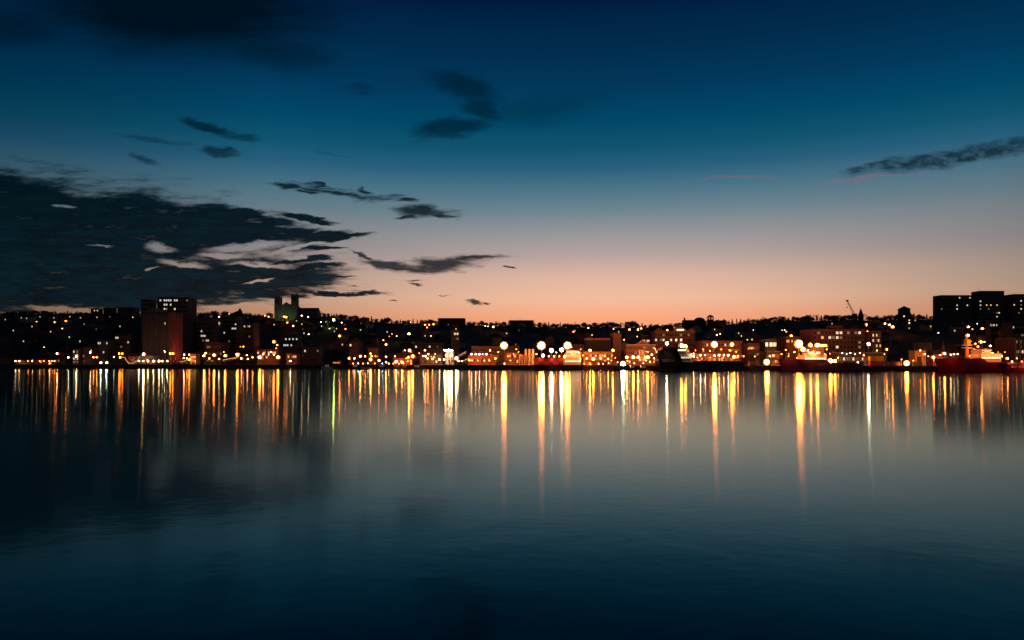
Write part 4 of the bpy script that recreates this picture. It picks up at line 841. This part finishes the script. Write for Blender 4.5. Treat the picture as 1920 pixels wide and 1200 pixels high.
LAMPS = """69,603,Ws 103,604,Om 124,602,Om 117,616,Ws 249,595,Ws 83,651,Ws 108,663,Pm 30,677,Ws 37,677,Ws 53,677,Os 61,677,Ws 75,677,Os 83,677,Os 93,677,Ws 98,677,Os 103,677,Os 94,683,Ys 129,670,Cs 144,668,Wm
170,661,Wm 176,670,Om 182,670,Om 214,669,Cs 190,680,Cm 201,680,Cm 224,663,Om 230,663,Om 226,670,Om 270,664,Wb 261,677,Wm 269,677,Wm 278,677,Wm 289,677,Wm 299,677,Wm 305,677,Wm 314,677,Wm 309,651,Cs 309,659,Cs 320,663,Om 325,663,Om
344,614,Ws 348,613,Ws 346,665,Pm 355,665,Om 345,671,Pm 351,672,Om 356,674,Ym 383,667,Yb 386,662,Pm 393,672,Om 402,666,Yb 411,673,Wm 420,660,Os 423,667,Ob 446,665,Ob 453,672,Pm 463,666,Ws 465,673,Pm 474,670,Om 457,650,Om 451,650,Os 409,606,Cb 411,594,Pm 430,589,Ws 436,599,Cs 450,608,Cm
497,592,Om 504,594,Om 533,594,Om 537,595,Om 539,605,Om 566,592,Wm 578,594,Wm 550,611,Wm 579,627,Cm 514,641,Ob 520,647,Om 518,653,Os 488,670,Yb 494,664,Pm 504,665,Ws 514,665,Ws 522,670,Ob 508,660,Ws 545,677,Wm
602,604,Cs 626,600,Gb 641,605,Cs 646,610,Om 648,617,Om 646,624,Om 637,630,Ob 618,616,Cs 655,672,Om 665,672,Om 676,668,Yb 685,668,Om 695,663,Om 697,668,Om 695,674,Yb 711,676,Yb 724,669,Ym 724,679,Ws 700,644,Wm 719,638,Pm 724,646,Ob 735,626,Ws 730,631,Os
744,630,Ws 767,626,Gb 770,604,Ws 797,609,Om 805,609,Om 813,608,Om 801,614,Om 808,630,Ws 759,657,Ws 768,657,Ob 787,653,Wm 793,653,Wm 797,657,Om 803,664,Om 794,668,Wm 798,668,Wm 741,668,Ws 766,670,Om 774,668,Ob 743,678,Yb 754,679,Yb 802,672,Om 811,673,Om 824,674,Wm
835,657,Wb 842,657,Cb 847,658,Wb 837,666,Yb 846,666,Yb 833,674,Wm 856,672,Wb 860,677,Wm 880,675,Ym 866,677,Ws 884,664,Wm 892,664,Wm 899,664,Wm 905,664,Ws 912,664,Wm 919,657,Om 910,611,Ws 925,613,Wm 915,612,Ws
945,648,Yh 946,682,Ws 968,655,Os 1015,648,Yh 1034,657,Wf 1053,656,Wf 1064,648,Yh 1075,622,Om 1078,616,Ws 1103,615,Cs 1110,628,Ws 1018,667,Wb 1029,668,Om 1039,668,Om 1049,668,Om 991,671,Ws 1060,669,Yf 1084,662,Yb 1084,670,Yb
1106,657,Yb 1149,657,Ob 1100,672,Om 1112,673,Ob 1126,672,Om 1140,673,Om 1106,683,Ym 1095,683,Os 1122,684,Ws 1131,684,Ps 1168,683,Cq 1150,617,Cs 1180,618,Wm 1196,618,Wm 1202,616,Om 1195,631,Ws 1170,637,Ws
1175,670,Yb 1187,670,Yb 1196,670,Yb 1214,670,Yb 1180,678,Os 1222,665,Om 1251,619,Ym 1241,646,Ob 1250,644,Wf 1255,648,Wb 1270,640,Wb 1277,648,Yf 1284,650,Yf 1294,653,Om 1258,656,Wf 1300,668,Wm 1313,666,Wm 1322,666,Wm 1339,667,Wm 1348,666,Wm 1357,666,Wm 1365,666,Wm 1376,669,Yb 1383,668,Om 1339,646,Yh 1372,646,Of 1344,628,Pm 1350,626,Ws 1390,630,Ws 1401,637,Ws 1406,652,Om 1412,619,Cs 1419,652,Cm 1304,657,Os
1437,679,Yq 1450,652,Ws 1466,619,Ws 1471,619,Ws 1474,622,Om 1483,630,Ob 1504,630,Om 1480,637,Ob 1497,645,Yh 1460,641,Ps 1505,655,Of 1517,665,Yf 1528,667,Yb 1536,667,Yb 1532,647,Yf 1519,647,Yf 1564,653,Pm 1556,677,Yq 1565,677,Yq 1571,671,Ym 1608,680,Wm 1579,607,Cs 1624,608,Om 1624,611,Om 1626,621,Om
1628,645,Cf 1647,640,Ws 1644,657,Ys 1662,655,Om 1659,607,Wm 1667,609,Wm 1673,613,Ob 1699,681,Yq 1725,657,Om 1733,664,Om 1749,670,Ob 1770,663,Yb 1782,665,Wm 1759,624,Cs 1815,613,Wm 1823,617,Os 1832,607,Bs 1841,616,Yb 1852,622,Ws 1814,629,Yb 1812,638,Ym 1838,641,Yb 1856,649,Cm 1841,670,Yh 1850,672,Wf 1866,668,Yb 1873,675,Yb 1834,666,Yb 1817,668,Om 1828,645,Om 1845,641,Ws 1088,676,Os 1093,666,Os 1117,667,Os 1124,679,Os 1134,668,Os 1141,681,Ws 1146,676,Os 1154,671,Os 1158,679,Ys 1176,676,Os 1189,681,Os 1206,681,Ps 1211,676,Os 1219,679,Os 1226,672,Ym 1231,660,Os 1236,650,Om 1262,640,Ws 1290,660,Os 1296,646,Os 1309,650,Os 1318,655,Os 1326,649,Os 1331,658,Os 1352,655,Os 1361,652,Os 1368,657,Os 1380,660,Os 1394,668,Os 1415,668,Os 1443,668,Ws 1465,664,Os 1473,656,Os 1478,668,Os 1489,660,Om 1494,671,Os 1509,640,Ws 1514,657,Ym 1524,659,Om 1538,659,Om 1546,664,Ys 1550,655,Os 1579,662,Ws 1587,664,Ps 1594,662,Ws 1603,664,Ps 1612,662,Ws 1619,666,Os 1658,664,Os 1672,681,Ws 1681,680,Os 1690,674,Os 1712,676,Os 1740,668,Ps 1762,666,Ws 1788,664,Ws 1795,664,Ws 1826,655,Om 1833,650,Ym 1848,655,Ym 1860,662,Om 1878,668,Om 1888,672,Ym 1897,678,Ws 1906,672,Os 1915,678,Os 1892,650,Os 1876,645,Ws 885,676,Os 896,676,Os 908,676,Os 918,676,Os 929,672,Ym 934,660,Os 952,668,Os 957,676,Os 963,664,Os 972,660,Os 1006,664,Om 1009,676,Ps 1043,661,Ym 1071,651,Ym 1078,660,Om 1089,655,Os 662,683,Ps 672,682,Bs 681,684,Os 690,682,Ws 703,684,Os 717,683,Bs 729,685,Ws 738,683,Os 748,686,Ps 757,684,Os 762,672,Os 771,683,Ps 786,662,Os 816,664,Os"""
for tok in LAMPS.split():  # tail entries are added glints of cars and signs, built as street lamps
    a_, b_, c_ = tok.split(','); lamp(float(a_), float(b_), c_[0], c_[1])
# extra lamp light washing the facades comes from these same lamps

# ------------------------------------------------------------------ houses on the slope
HW = ['dark', 'grey', 'brown', 'cream', 'red', 'blue', 'green', 'ochre']
HM = {}
def house(px, Y_, wk, roof, w_, h, lit, islit, rot=0):
    t_ = thing('hill_house', None, 'house', (wx(px, Y_), Y_, ground(px, Y_)), rot, 'houses on the dark slope')
    key = (wk, roof, w_, h)
    if key not in HM:
        a = w_ / 2; m = wmat(wk); d_ = 8.0; mb = MB(); mb.box(-a, a, 0, d_, -4, h, m)
        rf = MB(); rh = 2.8
        if roof == 'gable': mb.prism([(0, h), (d_ / 2, h + rh - .3), (d_, h)], -a, a, m); rf.prism([(-.5, h - .1), (d_ / 2, h + rh), (d_ + .5, h - .1), (d_ / 2, h + rh - .28)], -a - .4, a + .4, roofm())
        elif roof == 'front': mb.prism([(-a, h), (0, h + rh - .3), (a, h)], 0, d_, m, 'y'); rf.prism([(-a - .4, h - .1), (0, h + rh), (a + .4, h - .1), (0, h + rh - .28)], -.5, d_ + .5, roofm(), 'y')
        else: rf.box(-a - .25, a + .25, -.25, d_ + .25, h, h + .4, wmat('concrete'))
        c_ = MB(); c_.box(a * .45, a * .45 + .8, 3, 3.8, h, h + rh + 1.2, brick())
        dd_ = MB(); dd_.box(-.5, .5, -.1, .02, 0, 2.05, mat('door_paint', (.12, .06, .04), .5))
        HM[key] = (mb.mesh('wall'), rf.mesh('roof'), c_.mesh('chimney'), dd_.mesh('door'))
    a_, b_, c_, d_ = HM[key]; link(a_, 'wall', t_); ro = link(b_, 'roof', t_); link(c_, 'chimney', ro); link(d_, 'door', t_)
    n = 3; cells = dict(lit)
    for r_ in range(2):
        for q_ in range(n):
            if r_ == 0 and q_ == 1: continue
            link(window_mesh(1.0, 1.4, cells.get((r_, q_))), 'window', t_, (-w_ / 2 + (q_ + .5) * w_ / n, -.02, h * (.28 + .48 * r_)))
    rn = {'gable': 'gabled', 'front': 'front-gabled', 'flat': 'flat-roofed'}[roof]
    pend(t_, px, '{n}%s%s house{l} on the slope near %s' % ('lit ' if islit else 'dark ', rn, zone(px)), '')
LW = """10,599 40,596 50,597 75,594 101,596 131,594 143,595 151,596 158,608 182,595 519,617 514,609 556,602 566,608 570,625 603,612 611,604 631,616 627,621 634,622 642,646 659,646 669,618 676,619 726,622 797,630 855,617 950,625 1095,625 1078,620 1160,622 1340,618 1385,625 1410,637 1560,607 1640,612 1716,601 1745,612 1790,620 1800,610 44,640 60,634 25,620 60,612 95,622 130,632 225,612 150,640"""
rh_ = random.Random(3); taken = []
for tok in LW.split():
    px, py = map(float, tok.split(',')); roof = rh_.choice(['gable', 'front', 'flat', 'gable']); h = rh_.choice([5.5, 6.5]); w_ = rh_.choice([9, 11])
    q_ = rh_.choice([0, 2]); Y_ = find_Y(px, py, h * .76); off = (-w_ / 2 + (q_ + .5) * w_ / 3) / Y_ * FPX
    house(px - off, Y_, rh_.choice(HW), roof, w_, h, [((1, q_), rh_.choice('wwc'))], True); taken.append((px, Y_))
tries = 0
while len(taken) < 165 and tries < 4000:
    tries += 1; px = rh_.uniform(5, 1915); Y_ = rh_.uniform(shore(px) + 95, 1020)
    if any(abs(wx(px, Y_) - wx(a_, b_)) < 13 and abs(Y_ - b_) < 22 for a_, b_ in taken): continue
    if 500 < px < 600 and Y_ > 960: continue
    if any(abs(wx(px, Y_) - t_.location.x) < 22 and -14 < Y_ - t_.location.y < 26 for t_ in ALLT if t_['category'] not in ('street lamp', 'house', 'floodlight', 'boat', 'silo')): continue
    taken.append((px, Y_)); house(px, Y_, rh_.choice(HW), rh_.choice(['gable', 'front', 'flat']), rh_.choice([8, 10]), rh_.choice([5, 6, 7]), [((0, 0), 'd')] if rh_.random() < .25 else [], False, rh_.uniform(-.15, .15))

# ------------------------------------------------------------------ trees
leafm = [mat('foliage_deep', (.035, .055, .025), .8, var=.5), mat('foliage_mid', (.06, .085, .035), .8, var=.5)]; barkm = mat('bark', (.08, .06, .045), .9)
def tree_meshes(seed, kind):
    rr = random.Random(seed); cr = MB(); tk = MB()
    H = 11.0
    if kind == 'broad':
        tk.tube((0, 0, -1), (0, 0, H * .5), .38, .22, barkm, 7)
        lobes = [(rr.uniform(-.8, .8), 0, H * .72, 2.4), (0, 0, H * .4, 3.3)]
        for i in range(8):
            a_ = rr.uniform(0, 6.28); z_ = rr.uniform(H * .18, H * .78); d_ = rr.uniform(1.2, 3.4) * (1.15 - z_ / H * .5)
            lobes.append((math.cos(a_) * d_, math.sin(a_) * d_, z_, rr.uniform(1.5, 2.5)))
        for l_ in lobes[:6]: tk.tube((0, 0, H * .25), (l_[0], l_[1], l_[2]), .16, .05, barkm, 5)
        for i in range(1000):
            l_ = rr.choice(lobes); v = Vector((rr.gauss(0, 1), rr.gauss(0, 1), rr.gauss(0, 1))).normalized() * l_[3] * rr.uniform(.35, 1.06); c_ = Vector(l_[:3]) + Vector((v.x, v.y, v.z * .85))
            s_ = rr.uniform(.25, .55); a_ = Vector((rr.gauss(0, 1), rr.gauss(0, 1), rr.gauss(0, 1))).normalized() * s_; b_ = a_.orthogonal().normalized() * s_ * rr.uniform(.5, 1)
            cr.poly([c_ - a_, c_ - b_, c_ + a_ * rr.uniform(.7, 1.2), c_ + b_], [(0, 1, 2, 3)], leafm[rr.random() < .4])
    else:
        tk.tube((0, 0, -1), (0, 0, H * .95), .3, .04, barkm, 6)
        for i in range(520):
            z_ = H * (.14 + .86 * rr.random() ** .9); rad = (1 - (z_ / H)) * 3.6 * (.75 + .25 * math.sin(z_ * 5)) + .08; a_ = rr.uniform(0, 6.28); d_ = rad * rr.uniform(.3, 1)
            c_ = Vector((math.cos(a_) * d_, math.sin(a_) * d_, z_ - d_ * .25)); t1 = Vector((math.cos(a_), math.sin(a_), -.35)) * rr.uniform(.3, .6); t2 = Vector((-math.sin(a_), math.cos(a_), 0)) * rr.uniform(.3, .6)
            cr.poly([c_ - t1, c_ - t2, c_ + t1, c_ + t2], [(0, 1, 2, 3)], leafm[rr.random() < .3])
    return cr.mesh('crown'), tk.mesh('trunk')
TM = [(tree_meshes(s_, 'broad'), 'broad') for s_ in range(5)] + [(tree_meshes(s_, 'fir'), 'fir') for s_ in (11, 12)]
rt = random.Random(5); NT = 0
def tree(px, Y_, i, sc_, where):
    global NT
    (cm_, tm_), kd = TM[i]; t_ = thing('fir_tree' if kd == 'fir' else 'leafy_tree', 'dark %s tree %s %s' % ('pointed fir' if kd == 'fir' else 'round-crowned leafy', where, zone(px)), 'tree', (wx(px, Y_), Y_, ground(px, Y_) - 2.2 * sc_), rt.uniform(0, 6.28), 'trees %s %s' % (where, zone(px)))
    if kd == 'fir': t_['group'] = 'fir ' + t_['group']
    t_.scale = (sc_ * rt.uniform(1.25, 1.7), sc_ * rt.uniform(1, 1.2), sc_); link(cm_, 'crown', t_); link(tm_, 'trunk', t_); NT += 1
px = -8.0
TALL = [(0, 1.0), (380, 1.0), (395, 1.25), (410, 1.0), (700, 1.0), (722, 1.15), (740, .9), (1000, .8), (1010, 1.0), (1040, .9), (1190, 1.1), (1200, .8), (1240, .95), (1420, 1.0), (1540, 1.15), (1570, 1.05), (1660, 1.1), (1700, 1.0)]
while px < 1930:
    if not (262 < px < 372 or 512 < px < 552 or 1300 < px < 1342 or 1755 < px < 1925 or 1606 < px < 1622):
        s_ = interp(px, TALL) * rt.uniform(.7, 1.08)
        if 821 < px < 873 or 955 < px < 1001: s_ *= .6
        tree(px, rt.uniform(1060, 1110), rt.choice([0, 1, 2, 3, 4, 0, 1, 2, 3, 4, 5, 6]), s_, 'along the ridge above')
    px += rt.uniform(6, 10)
tr_ = 0
while NT < 285 and tr_ < 3000:
    tr_ += 1; px = rt.uniform(0, 1920); Y_ = rt.uniform(shore(px) + 80, 1050)
    if any(abs(wx(px, Y_) - wx(a_, b_)) < 8 and abs(Y_ - b_ - 4) < 9 for a_, b_ in taken): continue
    if any(abs(wx(px, Y_) - t_.location.x) < (26 if t_['category'] not in ('house', 'street lamp', 'tree', 'floodlight') else 4) and -16 < Y_ - t_.location.y < 26 for t_ in ALLT): continue
    tree(px, Y_, rt.choice([0, 1, 2, 3, 4, 5, 6]), rt.uniform(.5, .9), 'among the houses near')

wd = MB(); rw = random.Random(21)
for i in range(26000):
    px = rw.uniform(-120, 2040); Y_ = rw.uniform(1055, 1125)
    if 1755 < px < 1925: continue
    hh_ = 3.2 + 2.0 * math.sin(px * .071) + 1.6 * math.sin(px * .19 + 1) + 1.3 * math.sin(px * .43 + 2)
    if 1240 < px < 1760: hh_ += 1.2
    hh_ = max(1.6, hh_ * interp(px, TALL)) * (1.0 if not (1300 < px < 1342 or 512 < px < 552 or 821 < px < 873 or 955 < px < 1001) else .3)
    z_ = ground(px, Y_) + hh_ * rw.uniform(-.05, 1) ** .8 if False else ground(px, Y_) + hh_ * (rw.random() ** .75)
    c_ = Vector((wx(px, Y_), Y_, z_)); s_ = rw.uniform(.35, .85); a_ = Vector((rw.gauss(0, 1), rw.gauss(0, 1), rw.gauss(0, 1))).normalized() * s_; b_ = a_.orthogonal().normalized() * s_ * rw.uniform(.5, 1)
    wd.poly([c_ - a_, c_ - b_, c_ + a_, c_ + b_], [(0, 1, 2, 3)], leafm[rw.random() < .4])
o = wd.obj('woodland'); o['kind'] = 'stuff'; o['label'] = 'dark mass of scrub and woodland running along the whole ridge'; o['category'] = 'woodland'

# ------------------------------------------------------------------ labels that count from the left
for (fmt, _), lst in PEND.items():
    lst.sort(key=lambda x: x[0])
    for i, (px, o) in enumerate(lst):
        one = len(lst) == 1
        nth = NTH[i] if i < len(NTH) else NTH[0]
        s_ = fmt.replace('{n}', '' if one else nth + ' ').replace('{l}', '' if one else ' from left')
        o['label'] = s_[0].lower() + s_[1:]
        if not one: o['group'] = o.get('group') or fmt.replace('{n}', '').replace('{l}', 's')
